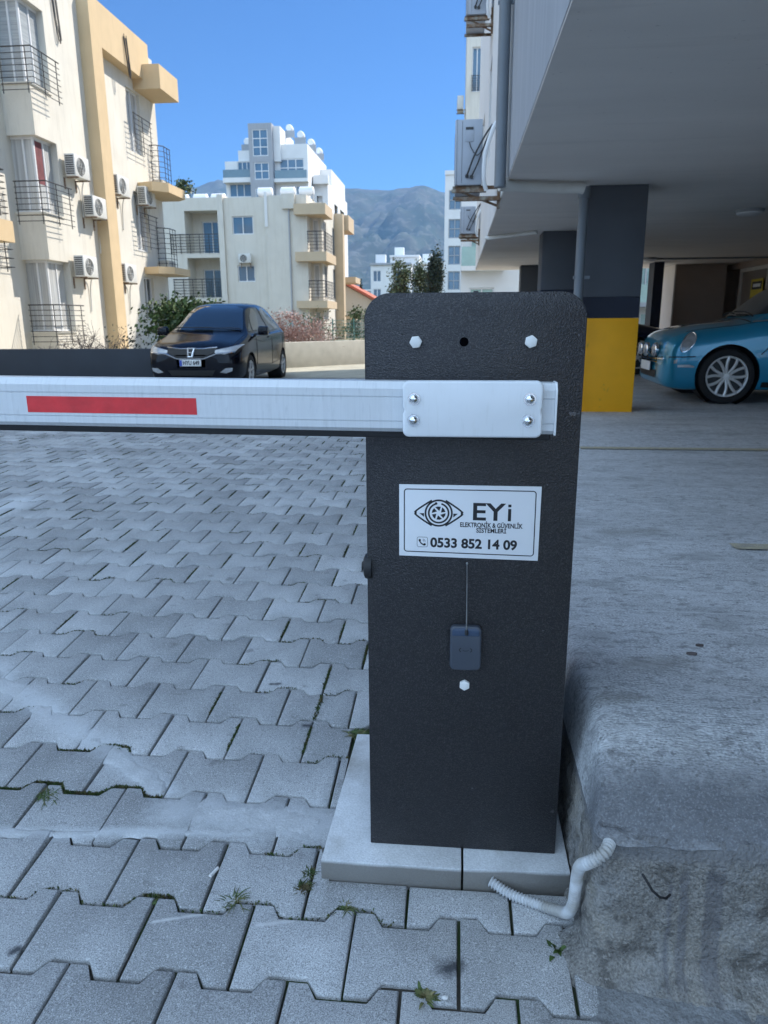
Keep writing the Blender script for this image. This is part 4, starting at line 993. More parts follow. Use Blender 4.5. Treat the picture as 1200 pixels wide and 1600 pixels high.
spots = [(20.42, 4.90, XA, 'topmost air conditioner left of the tan pilaster, right of the balcony with a red curtain'), (21.25, 4.02, XA, 'middle air conditioner left of the tan pilaster, casting a long shadow'),
         (20.35, 2.38, XA, 'lowest air conditioner left of the tan pilaster, brown fan, beside the ground floor window'), (22.95, 4.85, XA, 'upper air conditioner just right of the tan pilaster'),
         (24.95, 4.85, XA, 'air conditioner hung beside the slim window, second to the right of the tan pilaster'), (22.95, 2.36, XA, 'lower air conditioner just right of the tan pilaster'),
         (16.9, 4.85, XB, 'air conditioner cut off by the left edge of the picture')]
for i, (y_, z_, x_, lb) in enumerate(spots):
    if i == 0: ac.location = (x_, y_, z_); ac['label'] = lb
    else: copy_tree(ac, (x_, y_, z_), label=lb)

# ------------------------------------------------------------------ low walls, bushes
wl = thing('low_wall', (-9.5, 14.1, 0), 'low dark painted wall running behind the parked black hatchback', 'wall')
MB().box(-16, -5.42, 14.0, 14.2, -0.05, 0.672).build('wall_face', M['wall_dark'], wl, bevel=0.01)
wb = MB().prism([(-5.6, 17.65), (-4.2, 19.15), (-2.35, 21.25), (-2.42, 21.42), (-4.3, 19.38), (-5.7, 17.85)], 'z', -0.05, 0.655).build('low_wall', M['wall_beige'], bevel=0.012)
tag(wb, 'low beige sunlit wall to the right of the parked black hatchback', 'wall')
tag(MB().lathe((-2.28, 21.5, 0.0), 'z', [(0.0, 0), (0.13, 0), (0.15, 0.1), (0.14, 0.55), (0.16, 0.6), (0.0, 0.62)], 16).build('bin', M['trim']), 'dark bin at the right end of the beige low wall', 'bin')
def leaves(mb, c, rad, n, size, seed, clumps=14, flat=0.6, spread=0.32, hollow=0.35):
    r_ = random.Random(seed); cs = []
    for _ in range(clumps):
        while True:
            p = Vector((r_.uniform(-1, 1), r_.uniform(-1, 1), r_.uniform(-1, 1)))
            if hollow < p.length < 1: break
        cs.append((p, r_.uniform(0.6, 1.2)))
    for _ in range(n):
        k, s = r_.choice(cs)
        p = k + Vector((r_.gauss(0, spread * s), r_.gauss(0, spread * s), r_.gauss(0, spread * s * 0.8)))
        x, y, z = c[0] + p.x * rad[0], c[1] + p.y * rad[1], c[2] + p.z * rad[2]
        if z < 0.02: continue
        a = Vector((r_.gauss(0, 1), r_.gauss(0, 1), r_.gauss(0, 1))).normalized(); u = a.orthogonal().normalized(); v_ = a.cross(u)
        L_ = size * r_.uniform(0.6, 1.3)
        mb.add([(x - u.x * L_, y - u.y * L_, z - u.z * L_), (x + v_.x * L_ * flat, y + v_.y * L_ * flat, z + v_.z * L_ * flat), (x + u.x * L_, y + u.y * L_, z + u.z * L_), (x - v_.x * L_ * flat, y - v_.y * L_ * flat, z - v_.z * L_ * flat)], [(0, 1, 2, 3)])
def twigs(mb, base, h, n, seed, rad=0.008, wid=0.8, depth=3):
    r_ = random.Random(seed)
    def br(p, d, l, r0, lv):
        q = p + d * l; mid = p + d * l * 0.5 + Vector((r_.gauss(0, .06), r_.gauss(0, .06), r_.gauss(0, .04))) * l
        mb.tube([p, mid, q], [r0, r0 * .85, r0 * .65], 4, cap=False)
        if lv > 0:
            for _ in range(r_.choice((2, 3, 3))):
                nd = (d + Vector((r_.gauss(0, .7), r_.gauss(0, .6), r_.gauss(0, .45)))).normalized(); br(mid.lerp(q, r_.uniform(0.2, 1)), nd, l * r_.uniform(.55, .85), r0 * .62, lv - 1)
    for _ in range(n):
        p = Vector(base) + Vector((r_.uniform(-wid, wid), r_.uniform(-.25, .25), 0))
        br(p, Vector((r_.gauss(0, .35), r_.gauss(0, .3), 1)).normalized(), h * r_.uniform(.4, .6), rad, depth)
def plant(name, loc, label, cat, crown=None, trunk=None, cm='leaf', tm='bark', group=None):
    t_ = thing(name, loc, label, cat, group)
    if trunk: trunk.build('trunk' if 'tree' in name else 'branches', M[tm], t_)
    if crown: crown.build('crown' if 'tree' in name else 'foliage', M[cm], t_, angle=180)
    return t_
b1 = MB(); twigs(b1, (-7.7, 15.4, 0.0), 1.0, 20, 5, 0.014, 0.95, 3)
c1 = MB(); leaves(c1, (-7.0, 15.5, 0.9), (0.5, 0.3, 0.3), 90, 0.035, 8, 10)
plant('dry_bush', (-7.9, 15.4, 0), 'leafless dark twiggy bush behind the dark wall, left of the black hatchback', 'bush', c1, b1, 'leaf_dark', 'twig')
b1 = MB(); twigs(b1, (-6.3, 16.2, 0.0), 0.9, 6, 6, 0.016, 0.6, 2)
c1 = MB(); leaves(c1, (-5.95, 16.4, 1.10), (0.72, 0.5, 0.45), 6000, 0.05, 11, 30, hollow=0.2)
plant('green_bush', (-6.6, 16.2, 0), 'dense green bush behind the roof of the black hatchback', 'bush', c1, b1, 'leaf', 'twig')
c1 = MB(); leaves(c1, (-9.4, 17.0, 0.45), (1.6, 0.5, 0.4), 1500, 0.04, 31, 16)
b1 = MB(); twigs(b1, (-4.6, 20.9, 0.0), 1.0, 30, 9, 0.013, 0.95, 3)
c1 = MB(); leaves(c1, (-4.55, 20.9, 1.0), (1.0, 0.4, 0.42), 4200, 0.03, 13, 40, spread=0.25)
plant('pink_bush', (-4.6, 20.9, 0), 'pinkish dry hedge bush behind the beige wall, right of the black hatchback', 'bush', c1, b1, 'pinkleaf', 'pinkleaf')
c1 = MB(); leaves(c1, (-3.9, 21.6, 1.05), (0.7, 0.3, 0.4), 500, 0.035, 14, 12)
plant('yellow_shrub', (-3.9, 21.6, 0), 'sparse yellow green shoots rising behind the pink bush', 'shrub', c1, None, 'leaf_olive')
c1 = MB(); leaves(c1, (-3.0, 24.0, 1.0), (0.45, 0.4, 0.55), 900, 0.05, 15, 10); b1 = MB(); twigs(b1, (-3.0, 24, 0), 0.9, 3, 3, .02, .1, 2)
plant('small_tree', (-3.0, 24, 0), 'young sparse tree in front of the red roofed house', 'tree', c1, b1, 'leaf_olive', 'bark')
fn = thing('mesh_fence', (-4, 23, 0), 'green mesh fence on posts behind the beige low wall', 'fence')
mb = MB()
for i in range(9):
    x_ = -6.4 + i * 0.65; mb.tube([(x_, 23, 0), (x_, 23, 1.25)], 0.022, 6)
mb.build('posts_and_rails', M['fence'], fn)
mb = MB()
for i in range(87): mb.tube([(-6.4 + i * 0.06, 23, 0.05), (-6.4 + i * 0.06, 23, 1.2)], 0.0045, 3, cap=False)
for i in range(12): mb.tube([(-6.4, 23.01, 0.1 + i * 0.1), (-1.2, 23.01, 0.1 + i * 0.1)], 0.006, 3, cap=False)
mb.build('mesh_panel', M['fence'], fn)

# ------------------------------------------------------------------ pale apartment block in the middle distance
B = thing('apartment_building', (-13, 52, 0), 'pale four sided apartment block with corner balconies and white roof tanks in the middle distance', 'building')
HB = [(-14.15, -12.80, 6.5, 7.58), (-13.95, -12.82, 3.66, 4.66)]
solid('wall', B, -14.65, -11.94, 48.0, 58.5, 0, 8.66, 'pale', {'y-': HB})
solid('wall', B, -11.94, -9.35, 47.75, 57.9, 0, 8.70, 'pale')
for h in HB: window(B, 'y-', 48.0, *h, 0.12, 'glass_blue', 'frame', 2, 1, 0.06)
HL = [(-16.6, -15.3, 5.5, 7.5), (-16.7, -15.35, 2.7, 4.55), (-16.7, -15.35, 0.1, 1.9)]
solid('wall', B, -18.6, -15.0, 49.5, 58.0, 0, 8.55, 'cream', {'y-': HL})
for h in HL: window(B, 'y-', 49.5, *h, 0.12, 'glass_blue' if h[2] > 5 else 'glass', 'frame', 2, 1, 0.07)
MB().box(-18.6, -15.02, 48.0, 49.5, 7.95, 8.70).build('roof_fascia', M['pale'], B)
MB().box(-18.6, -17.2, 48.0, 49.5, 0, 7.95).build('end_wall', M['pale'], B)
MB().box(-15.02, -14.66, 47.85, 49.5, 0, 8.85).build('yellow_pier', M['cream'], B)
for z_ in (5.15, 2.45):
    MB().box(-17.2, -15.02, 48.0, 49.5, z_, z_ + 0.28).build('balcony_slab', M['pale'], B)
    railing(B, [(-18.2, 47.95), (-15.03, 47.95)], z_ + 0.25, z_ + 1.4, 7, 6, 0.02)
railing(B, [(-18.2, 47.95), (-15.03, 47.95)], 0.2, 1.4, 7, 6, 0.02)
MB().box(-11.98, -11.80, 47.70, 47.749, 6.9, 8.9).build('chimney_strip', M['white'], B)
MB().box(-10.85, -10.05, 47.55, 47.749, 7.9, 8.75).build('gutter_box', M['pale'], B)
MB().tube([(-10.45, 47.68, 7.9), (-10.45, 47.68, 0.2)], 0.05, 8).build('drainpipe', M['greywall'], B)
HR = [(-9.2, -8.85, 5.5, 7.4), (-9.2, -8.85, 2.75, 4.7), (-9.2, -8.85, 0.3, 1.8)]
HX = [(49.6, 50.6, 5.5, 7.4), (49.6, 50.6, 2.75, 4.7), (53.0, 54.0, 5.5, 7.4), (53.0, 54.0, 2.75, 4.7)]
solid('wall', B, -9.35, -8.65, 48.9, 57.5, 0, 8.4, 'cream', {'y-': HR, 'x+': HX}, 0.1)
for h in HR: window(B, 'y-', 48.9, *h, 0.09, 'curtain', 'frame', 1, 1, 0.05)
for h in HX: window(B, 'x+', -8.65, *h, 0.09, 'curtain', 'frame_grey', 2, 1, 0.07)
for (z0_, z1_) in ((7.5, 8.12), (4.8, 5.35), (2.0, 2.45)):
    MB().box(-10.05, -8.10, 47.2, 49.9 if z0_ > 7 else 51, z0_, z1_).build('balcony_slab', M['tan_dull'], B)
for z_ in (5.35, 2.45, ):
    railing(B, [(-9.3, 47.4), (-8.25, 47.4), (-8.25, 50.8)], z_ + 0.1, z_ + 1.2, 6, 9, 0.02)
MB().box(-8.65, -8.05, 53.9, 54.7, 0, 8.4).box(-8.65, -7.75, 54.7, 57.5, 7.4, 8.4).build('tan_frame', M['tan_dull'], B)
for z_ in (3.9, 1.2): MB().box(-8.65, -7.4, 55.4, 58, z_, z_ + .4).build('balcony_slab', M['tan_dull'], B)
cu = copy_tree(ac, (-13.35, 47.96, 4.78), R(-90), 'air conditioner with a round fan between two windows of the pale middle distance block')
del cu['group']
tk = thing('water_tank', (0, 0, 0), '', 'water tank', 'white water tanks on the roof of the pale block')
MB().lathe((-0.48, 0, 0.30), 'x', [(0, 0), (0.20, 0.0), (0.28, 0.06), (0.28, 0.90), (0.20, 0.96), (0, 0.96)], 16).build('drum', M['tank'], tk)
MB().box(-0.45, -0.38, -0.25, 0.25, -0.25, 0.08).box(0.38, 0.45, -0.25, 0.25, -0.25, 0.08).build('cradle', M['frame_grey'], tk)
tl = ['leftmost white roof tank, beside the cream block', 'second white roof tank from the left on the pale block', 'third white roof tank from the left, beside the yellow pier', 'white roof tank on the middle of the pale block, fourth from the left', 'second white roof tank from the right on the pale block', 'rightmost white roof tank, above the corner balconies']
for i, x_ in enumerate((-18.35, -17.05, -15.85, -12.45, -10.95, -9.75)):
    o = tk if i == 0 else copy_tree(tk, (0, 0, 0))
    o.location = (x_, 50 if i > 2 else 51, 8.95 if i > 2 else 8.82); o['label'] = tl[i]

# ------------------------------------------------------------------ white tower with blue glass behind it
Cb = thing('apartment_building', (-22, 100, 0), 'tall white stepped building with blue glass windows behind the pale block', 'building')
HT = [(-24.85, -22.95, 20.5, 23.45), (-24.75, -22.95, 17.9, 19.8), (-24.75, -22.95, 14.9, 16.9)]
solid('tower', Cb, -25.3, -22.45, 94.5, 103, 0, 24.1, 'greywall', {'y-': HT}, 0.12)
solid('tower_side', Cb, -22.44, -21.6, 95.2, 103, 20, 23.9, 'white')
HLc = [(-27.25, -25.45, 18.45, 20.25), (-28.4, -25.6, 16.2, 17.75)]
solid('wall', Cb, -28.8, -25.31, 96, 106, 0, 20.3, 'white', {'y-': HLc}, 0.12)
solid('upper_wall', Cb, -27.5, -25.31, 97.5, 104, 20.3, 21.8, 'white')
HRc = [(-21.9, -18.85, 18.3, 20.35), (-21.9, -18.85, 15.3, 17.3)]
solid('wall', Cb, -22.44, -18.4, 95.6, 109, 0, 21.95, 'white', {'y-': HRc, 'x+': [(98, 99, 17, 18.6), (102, 103, 16.5, 18.4), (105, 106, 18, 19.2)]}, 0.12)
for h in HT: window(Cb, 'y-', 94.5, *h, 0.1, 'glass_blue', 'frame', 2, 3 if h[3] - h[2] > 2.5 else 2, 0.1)
for h in HLc: window(Cb, 'y-', 96, *h, 0.1, 'glass_blue', 'frame', 3, 1, 0.1)
for h in HRc: window(Cb, 'y-', 95.6, *h, 0.1, 'glass_blue', 'frame', 3, 2, 0.12)
for h in [(98, 99, 17, 18.6), (102, 103, 16.5, 18.4), (105, 106, 18, 19.2)]: window(Cb, 'x+', -18.4, *h, 0.1, 'glass', 'frame_grey', 1, 1, 0.1)
MB().box(-28.9, -25.3, 95.1, 96, 17.75, 18.3).build('balcony_slab', M['white'], Cb); MB().box(-22.44, -18.3, 94.7, 95.6, 17.6, 18.0).build('balcony_slab', M['white'], Cb)
MB().box(-28.85, -25.35, 95.1, 95.15, 18.3, 19.2).build('glass_balustrade', M['glass_balc'], Cb); MB().box(-22.3, -18.4, 94.7, 94.75, 18.0, 18.9).build('glass_balustrade', M['glass_balc'], Cb)
solid('side_wing', Cb, -18.39, -16.6, 99, 116, 0, 18.2, 'white', {'x+': [(104, 107, 14.6, 16.4), (109, 113, 14.6, 16.4)], 'y-': [(-18.0, -17.3, 15, 16.6)]}, 0.1)
solid('side_wing_top', Cb, -18.39, -16.9, 104, 116, 18.2, 20.6, 'white')
MB().box(-18.3, -16.4, 98.2, 99, 17.9, 18.9).build('balcony_slab', M['white'], Cb)
tg = ['leftmost roof tank of the white tower building, left of the glass tower', 'roof tank just right of the glass tower on the white building', 'middle roof tank right of the glass tower', 'small roof tank near the right edge of the white tower building', 'last small roof tank above the right side wall of the white building']
for i, (x_, y_, z_) in enumerate(((-26.6, 99, 21.8), (-21.2, 99, 24.2 - 1.0), (-19.4, 97, 21.95), (-18.9, 101, 21.95), (-18.8, 106, 21.95))):
    t_ = thing('solar_water_heater', (x_, y_, z_), tg[i], 'water tank', 'solar water heaters on the white tower building')
    MB().lathe((x_, y_ - .5, z_ + 1.25), 'y', [(0, 0), (0.36, 0), (0.42, 0.1), (0.42, 1.0), (0.36, 1.1), (0, 1.1)], 14).build('drum', M['tank'], t_)
    MB().tube([(x_ - .5, y_, z_), (x_ - .5, y_, z_ + 1)], .04, 5).tube([(x_ + .5, y_, z_), (x_ + .5, y_, z_ + 1)], .04, 5).box(x_ - .7, x_ + .7, y_ - .55, y_ - .5, z_ + .1, z_ + .9).build('stand', M['frame_grey'], t_)

# ------------------------------------------------------------------ further buildings
D = thing('apartment_building', (2, 85, 0), 'narrow white building with blue windows, seen left of the wall mounted air conditioners', 'building')
HD = [(-1.1, 0.15, z_, z_ + 1.85) for z_ in (12.2, 9.45, 6.85, 4.35, 1.6)] + [(1.2, 2.6, z_, z_ + 1.85) for z_ in (12.2, 9.45, 6.85, 4.35, 1.6)]
solid('wall', D, -1.52, 7, 81, 92, 0, 15.65, 'white', {'y-': HD}, 0.15)
for i, h in enumerate(HD): window(D, 'y-', 81, *h, 0.12, 'glass_blue', 'frame_grey', 2, 2, 0.09)
MB().box(-1.55, 7, 80.9, 81, 15.5, 15.9).build('parapet', M['white'], D)
E_ = thing('apartment_building', (4, 40, 0), 'tall cream building seen end on beyond the grey garage facade', 'building')
HE = [(0.42, 0.86, z_, z_ + 1.75) for z_ in (16.6, 13.75, 10.85)] + [(0.42, 0.86, 8.4, 9.55)]
solid('wall', E_, 0.19, 8, 36, 46, 3.0, 22, 'cream', {'y-': HE, 'x-': [(38, 39, z_, z_ + 1.6) for z_ in (5, 8, 11, 14)]}, 0.12)
for h in HE: window(E_, 'y-', 36, *h, 0.1, 'glass_blue', 'frame', 2, 1, 0.04)
for z_ in (10.85, 13.75, 16.6): railing(E_, [(0.40, 35.93), (0.88, 35.93)], z_, z_ + 0.62, 7, 2, 0.012)
HE2 = [(0.5, 1.6, 3.6, 5.4), (0.5, 1.6, 0.9, 2.6)]
solid('lower_wing', E_, 0.12, 8, 34.8, 46, 0, 6.4, 'white', {'y-': HE2}, 0.12)
for h in HE2: window(E_, 'y-', 34.8, *h, 0.1, 'glass_green', 'frame', 2, 1, 0.06)
MB().box(0.10, 2.0, 34.2, 34.8, 3.3, 3.5).build('balcony_slab', M['white'], E_); MB().box(0.1, 2, 34.2, 34.8, 5.6, 5.75).build('balcony_slab', M['white'], E_)
MB().box(0.12, 2.0, 34.2, 34.24, 3.5, 4.3).build('glass_balustrade', M['glass_green'], E_)
a2_ = copy_tree(ac, (0.19, 37.0, 10.35), R(180), 'small air conditioner high on the left side of the tall cream building'); del a2_['group']
hs = thing('house', (-9, 62, 0), 'low grey house with a red tiled roof behind the pale apartment block', 'house')
mb = MB().prism([(-13.5, 0), (-4.0, 0), (-4.0, 1.35), (-8.9, 3.95), (-13.5, 2.3)], 'y', 60.2, 68)
mb.build('wall', M['pale'], hs)
MB().prism([(-13.8, 2.25), (-8.9, 4.02), (-3.7, 1.22), (-3.7, 1.42), (-8.9, 4.24), (-13.8, 2.45)], 'y', 59.9, 68.3).build('roof', M['rooftile'], hs)
window(hs, 'y-', 60.2, -7.2, -6.5, 1.0, 1.9, -0.02, 'glass', 'frame', 2, 1, 0.06); window(hs, 'y-', 60.2, -8.6, -8.0, 0.6, 1.5, -0.02, 'glass', 'frame', 1, 1, 0.06)
fb_ = [(-15.9, -8.6, 140, 11.1, 'white', 'wide far building with blue windows left of the loose trees', [(-15.5, -14.0, 8.2, 10.2), (-11.6, -9.6, 8.2, 10.2), (-15.5, -14.0, 5.0, 7.0), (-11.6, -9.6, 5.0, 7.0)]),
       (-13.4, -7.7, 152, 13.4, 'white', 'taller far white building with a boxy roof structure', [(-12.6, -11.6, 10.6, 12), (-10, -9, 10.6, 12)]),
       (-7.6, -2.6, 146, 11.6, 'white', 'far white building between the loose trees and the dark round tree', [(-6.9, -5.6, 8.4, 9.6), (-4.6, -3.2, 8.4, 9.6), (-6.9, -5.6, 5.6, 6.8)]),
       (-17.9, -16.2, 170, 10.9, 'pale', 'slim far building just right of the pale apartment block', [(-17.5, -16.6, 7, 8.5)]),
       (-25, -19.6, 200, 9, 'greywall', 'low grey far building beyond the red roof', [(-24, -22.5, 5, 7)])]
for (x0_, x1_, y0_, h_, m_, lb, hh) in fb_:
    t_ = thing('far_building', ((x0_ + x1_) / 2, y0_, 0), lb, 'building')
    solid('wall', t_, x0_, x1_, y0_, y0_ + 10, 0, h_, m_, {'y-': hh}, 0.15)
    for h in hh: window(t_, 'y-', y0_, *h, 0.12, 'glass_blue', 'frame', 2, 1, 0.12)
    MB().box(x0_ - 0.1, x1_ + 0.1, y0_ - 0.35, y0_ + 10, h_, h_ + 0.35).build('roof_slab', M['greywall'] if m_ == 'white' and x0_ < -15 else M['white'], t_)
    if h_ > 11: MB().box(x0_ + 0.8, x0_ + 2.6, y0_ + 1, y0_ + 3, h_ + .35, h_ + 1.9).build('roof_box', M['tank'], t_)
# trees in the distance
def tree(name, x_, y_, h, rad, n, seed, lb, cm='leaf_olive', size=0.12, th=0.12, zc=None, clumps=16, hollow=0.3):
    tr = MB(); r_ = random.Random(seed); top = Vector((x_, y_, h - rad[2]))
    tr.tube([(x_, y_, 0), (x_ + .05, y_, h * .3), tuple(top)], [th, th * .7, th * .3], 7)
    for k in range(6):
        a = r_.uniform(0, 6.28); b0 = Vector((x_, y_, h * r_.uniform(.3, .6)))
        e = b0 + Vector((math.cos(a) * rad[0] * .7, math.sin(a) * rad[1] * .7, rad[2] * r_.uniform(.4, 1))); tr.tube([b0, b0.lerp(e, .5) + Vector((0, 0, .1)), e], [th * .4, th * .28, th * .12], 5)
    cr = MB(); leaves(cr, (x_, y_, zc or h - rad[2]), rad, n, size, seed, clumps, hollow=hollow)
    return plant(name, (x_, y_, 0), lb, 'tree', cr, tr, cm, 'bark')
tree('loose_tree', -5.3, 70, 6.4, (0.9, 0.8, 1.6), 2600, 41, 'left of two loose green trees behind the top of the barrier cabinet', zc=4.6, clumps=18)
tree('loose_tree', -3.5, 71, 6.3, (0.75, 0.7, 1.5), 1800, 42, 'right of two loose green trees behind the top of the barrier cabinet', zc=4.5, clumps=16)
tree('round_tree', -2.05, 69, 6.9, (0.56, 0.6, 2.1), 9000, 43, 'dense dark rounded tree beside the narrow white building', 'leaf_dark', 0.10, 0.14, zc=4.55, clumps=50, hollow=0.0)
tree('cypress_tree', -8.3, 66, 4.6, (0.16, 0.16, 1.6), 1200, 44, 'small pointed cypress in front of the far buildings', 'leaf_dark', 0.07, 0.05, zc=2.9, clumps=20, hollow=0.0)
tree('slender_tree', -21.9, 62, 12.1, (0.55, 0.55, 0.8), 700, 45, 'tall slender tree top above the roof tanks, beside the cream block', 'leaf_olive', 0.12, 0.06, clumps=8)
hg = MB()
r0_ = random.Random(5)
for i in range(60): leaves(hg, (-40 + i * 1.1 + r0_.uniform(-.4, .4), 120 + r0_.uniform(-10, 30), 1.8), (1.6, 1.2, 2.2), 120, 0.3, 100 + i, 5)
tag(hg.build('far_vegetation', M['leaf_olive'], angle=180), 'band of green vegetation far behind the houses', 'vegetation', kind='stuff')

# ------------------------------------------------------------------ mountain range
def hx(x):
    P = [(-6000, 200), (-3200, 300), (-2000, 400), (-1500, 470), (-1260, 505), (-1170, 560), (-1035, 598), (-900, 573), (-700, 566), (-508, 556), (-373, 543), (-292, 539), (-211, 549), (-157, 556), (-50, 523), (200, 480), (900, 420), (3000, 300), (6000, 150)]
    for (a, b_), (c_, d_) in zip(P, P[1:]):
        if a <= x <= c_:
            u = (x - a) / (c_ - a); return b_ + (d_ - b_) * u
    return 100
mb = MB(); nx, ny = 300, 84; vs = []
for j in range(ny + 1):
    y_ = 1500 + 2600 * j / ny
    for i in range(nx + 1):
        x_ = -3000 + 4400 * i / nx
        s_ = max(0, min(1, (y_ - 1500) / 1833)); s_ = s_ * s_ * (3 - 2 * s_) * 0.55 + 0.45 * s_ ** 2.2
        if y_ > 3333: s_ = max(0, 1 - (y_ - 3333) / 1500)
        xs_ = x_ * 3333 / max(y_, 2600)
        h = hx(xs_) * s_
        q = Vector((x_ * .0035, y_ * .0022, 0)); rdg = 1 - abs(noise.noise(q)) * 2
        f_ = 4 * s_ * (1 - s_) + 0.05
        h += (rdg * 62 + noise.noise(q * 3.1) * 46 + noise.noise(q * 8) * 28 + noise.noise(q * 19) * 16 + noise.noise(q * 41) * 8) * f_ + noise.noise(q * 9) * 5 - 22 * f_
        vs.append((x_, y_, h - 3))
mb.add(vs, [(j * (nx + 1) + i, j * (nx + 1) + i + 1, (j + 1) * (nx + 1) + i + 1, (j + 1) * (nx + 1) + i) for j in range(ny) for i in range(nx)], True)
M['mountain'] = mat('mountain', (0.022, 0.042, 0.028), 0.95, var=0.35, scale=0.012, col2=(0.055, 0.065, 0.05), mixlo=0.45, mixhi=0.6)
overlay(M['mountain'], noise_mask(M['mountain'].node_tree, 0.03, 0.54, 0.62, (1, 1, 1.6), detail=9), (0.18, 0.18, 0.17), 0.35)
struct('mountain', mb, M['mountain'], angle=180)

# ------------------------------------------------------------------ grey building on the right with its open garage
XG, ZC, YE, YS = 0.445, 2.46, 20.6, -1.2
G = thing('apartment_building', (4, 8, 0), 'grey apartment building on the right raised over an open garage with yellow and dark columns', 'building')
mb = MB()
HG = [(8.9, 9.6, 5.3, 7.0), (12.4, 13.2, 3.6, 5.0), (12.4, 13.2, 6.6, 8.1), (15.5, 16.6, 3.6, 5.0), (15.5, 16.6, 6.6, 8.1)]
wall_holes(mb, 'x-', XG, 7.75, YE, ZC, 15.5, HG, 0.14)
mb.quad((XG, YE, ZC), (13, YE, ZC), (13, YE, 15.5), (XG, YE, 15.5)); mb.quad((XG, YS, 15.5), (13, YS, 15.5), (13, YE, 15.5), (XG, YE, 15.5))
mb.quad((13, YS, ZC), (13, YE, ZC), (13, YE, 15.5), (13, YS, 15.5)); mb.quad((XG, YS, ZC), (13, YS, ZC), (13, YS, 15.5), (XG, YS, 15.5))
mb.box(XG + .6, 12.5, YS + .5, YE - .5, ZC + .3, 14.5)
mb.build('far_wall', M['white'], G)
MB().box(XG + 0.004, XG + 0.35, YS + .01, 7.748, ZC + 0.001, 15.5).build('near_wall', M['greywall'], G)
MB().box(XG - 0.012, XG + 0.0035, 7.60, 7.70, ZC, 15.5).build('corner_trim', M['white'], G)
for h in HG: window(G, 'x-', XG, *h, 0.1, 'glass', 'frame', 2, 1, 0.05)
MB().box(XG + 0.009, 13, YS + .02, YE - 0.002, ZC - 0.012, ZC + 0.24).build('ceiling', M['soffit'], G)
def column(x0_, x1_, y0_, y1_, full=True, yel=1.20, nav=0.21):
    zb_ = zf(y0_) - 0.01; o = MB().box(x0_, x1_, y0_, y1_, zb_ + yel + nav, ZC - 0.013).build('column', M['colgrey'], G, bevel=0.006)
    MB().box(x0_ + .001, x1_ - .001, y0_ + .001, y1_ - .001, zb_ + yel + 0.001, zb_ + yel + nav - 0.001).build('navy_band', M['colnavy'], o)
    MB().box(x0_ - .001, x1_ + .001, y0_ - .001, y1_ + .001, zb_, zb_ + yel).build('yellow_base', M['colyellow'], o, bevel=0.006)
zfl = zf(8)
column(1.275, 1.855, 8.05, 8.60, yel=0.975)
column(1.25, 1.82, 11.9, 12.4); column(1.50, 2.12, 18.9, 19.4); MB().box(4.50, 4.72, 18.4, 18.9, 0, ZC - .013).build('dark_column', M['colnavy'], G)
column(1.3, 1.9, -0.4, 0.15)
solid('inner_wall', G, 5.24, 6.42, 19.3, YE, 0, ZC - 0.02, 'brown')
MB().box(5.20, 5.235, 19.26, YE, 0, ZC - 0.02).build('pale_reveal', M['soffit'], G)
MB().box(6.42, 6.9, 19.9, YE, 0, ZC - 0.02).build('inner_wall', M['brown'], G)
MB().box(6.9, 7.2, YS, YE, 0, ZC - 0.02).build('back_wall', M['brown'], G)
sf = MB(); gl = MB()
for i, y_ in enumerate((18.95, 17.35, 15.75, 14.15, 12.55, 10.95)):
    sf.box(6.62, 6.70, y_ - 0.045, y_ + 0.045, 0.2, 2.30).box(6.62, 6.70, y_ - 1.555, y_ - 0.045, 2.22, 2.30)
    gl.box(6.66, 6.68, y_ - 1.55, y_ - 0.05, 0.2, 2.22)
sfo = sf.build('shopfront', M['alu_frame'], G); gl.build('glazing', M['shopglass'], sfo)
MB().box(6.60, 6.9, YS, 19.9, 2.31, ZC - 0.02).build('shopfront_header', M['brown'], G)
for (x_, y_, lb) in ((3.52, 10.0, 'round white lamp on the garage ceiling near the right edge'), (4.08, 17.2, 'small round lamp on the garage ceiling beyond the yellow column')):
    t_ = thing('ceiling_lamp', (x_, y_, ZC - 0.013), lb, 'lamp')
    MB().lathe((x_, y_, ZC - 0.013), 'z', [(0, -0.001), (0.165, -0.001), (0.165, -0.03), (0.15, -0.035)], 28).build('base', M['frame_grey'], t_)
    MB().lathe((x_, y_, ZC - 0.013), 'z', [(0.150, -0.034), (0.150, -0.05), (0.12, -0.066), (0.0, -0.070)], 28).build('diffuser', M['frame'], t_)
MB().tube([(1.9, 17.3, ZC - 0.03), (6.6, 17.3, ZC - 0.03)], 0.018, 8).build('ceiling_conduit', M['pipe_grey'], G)
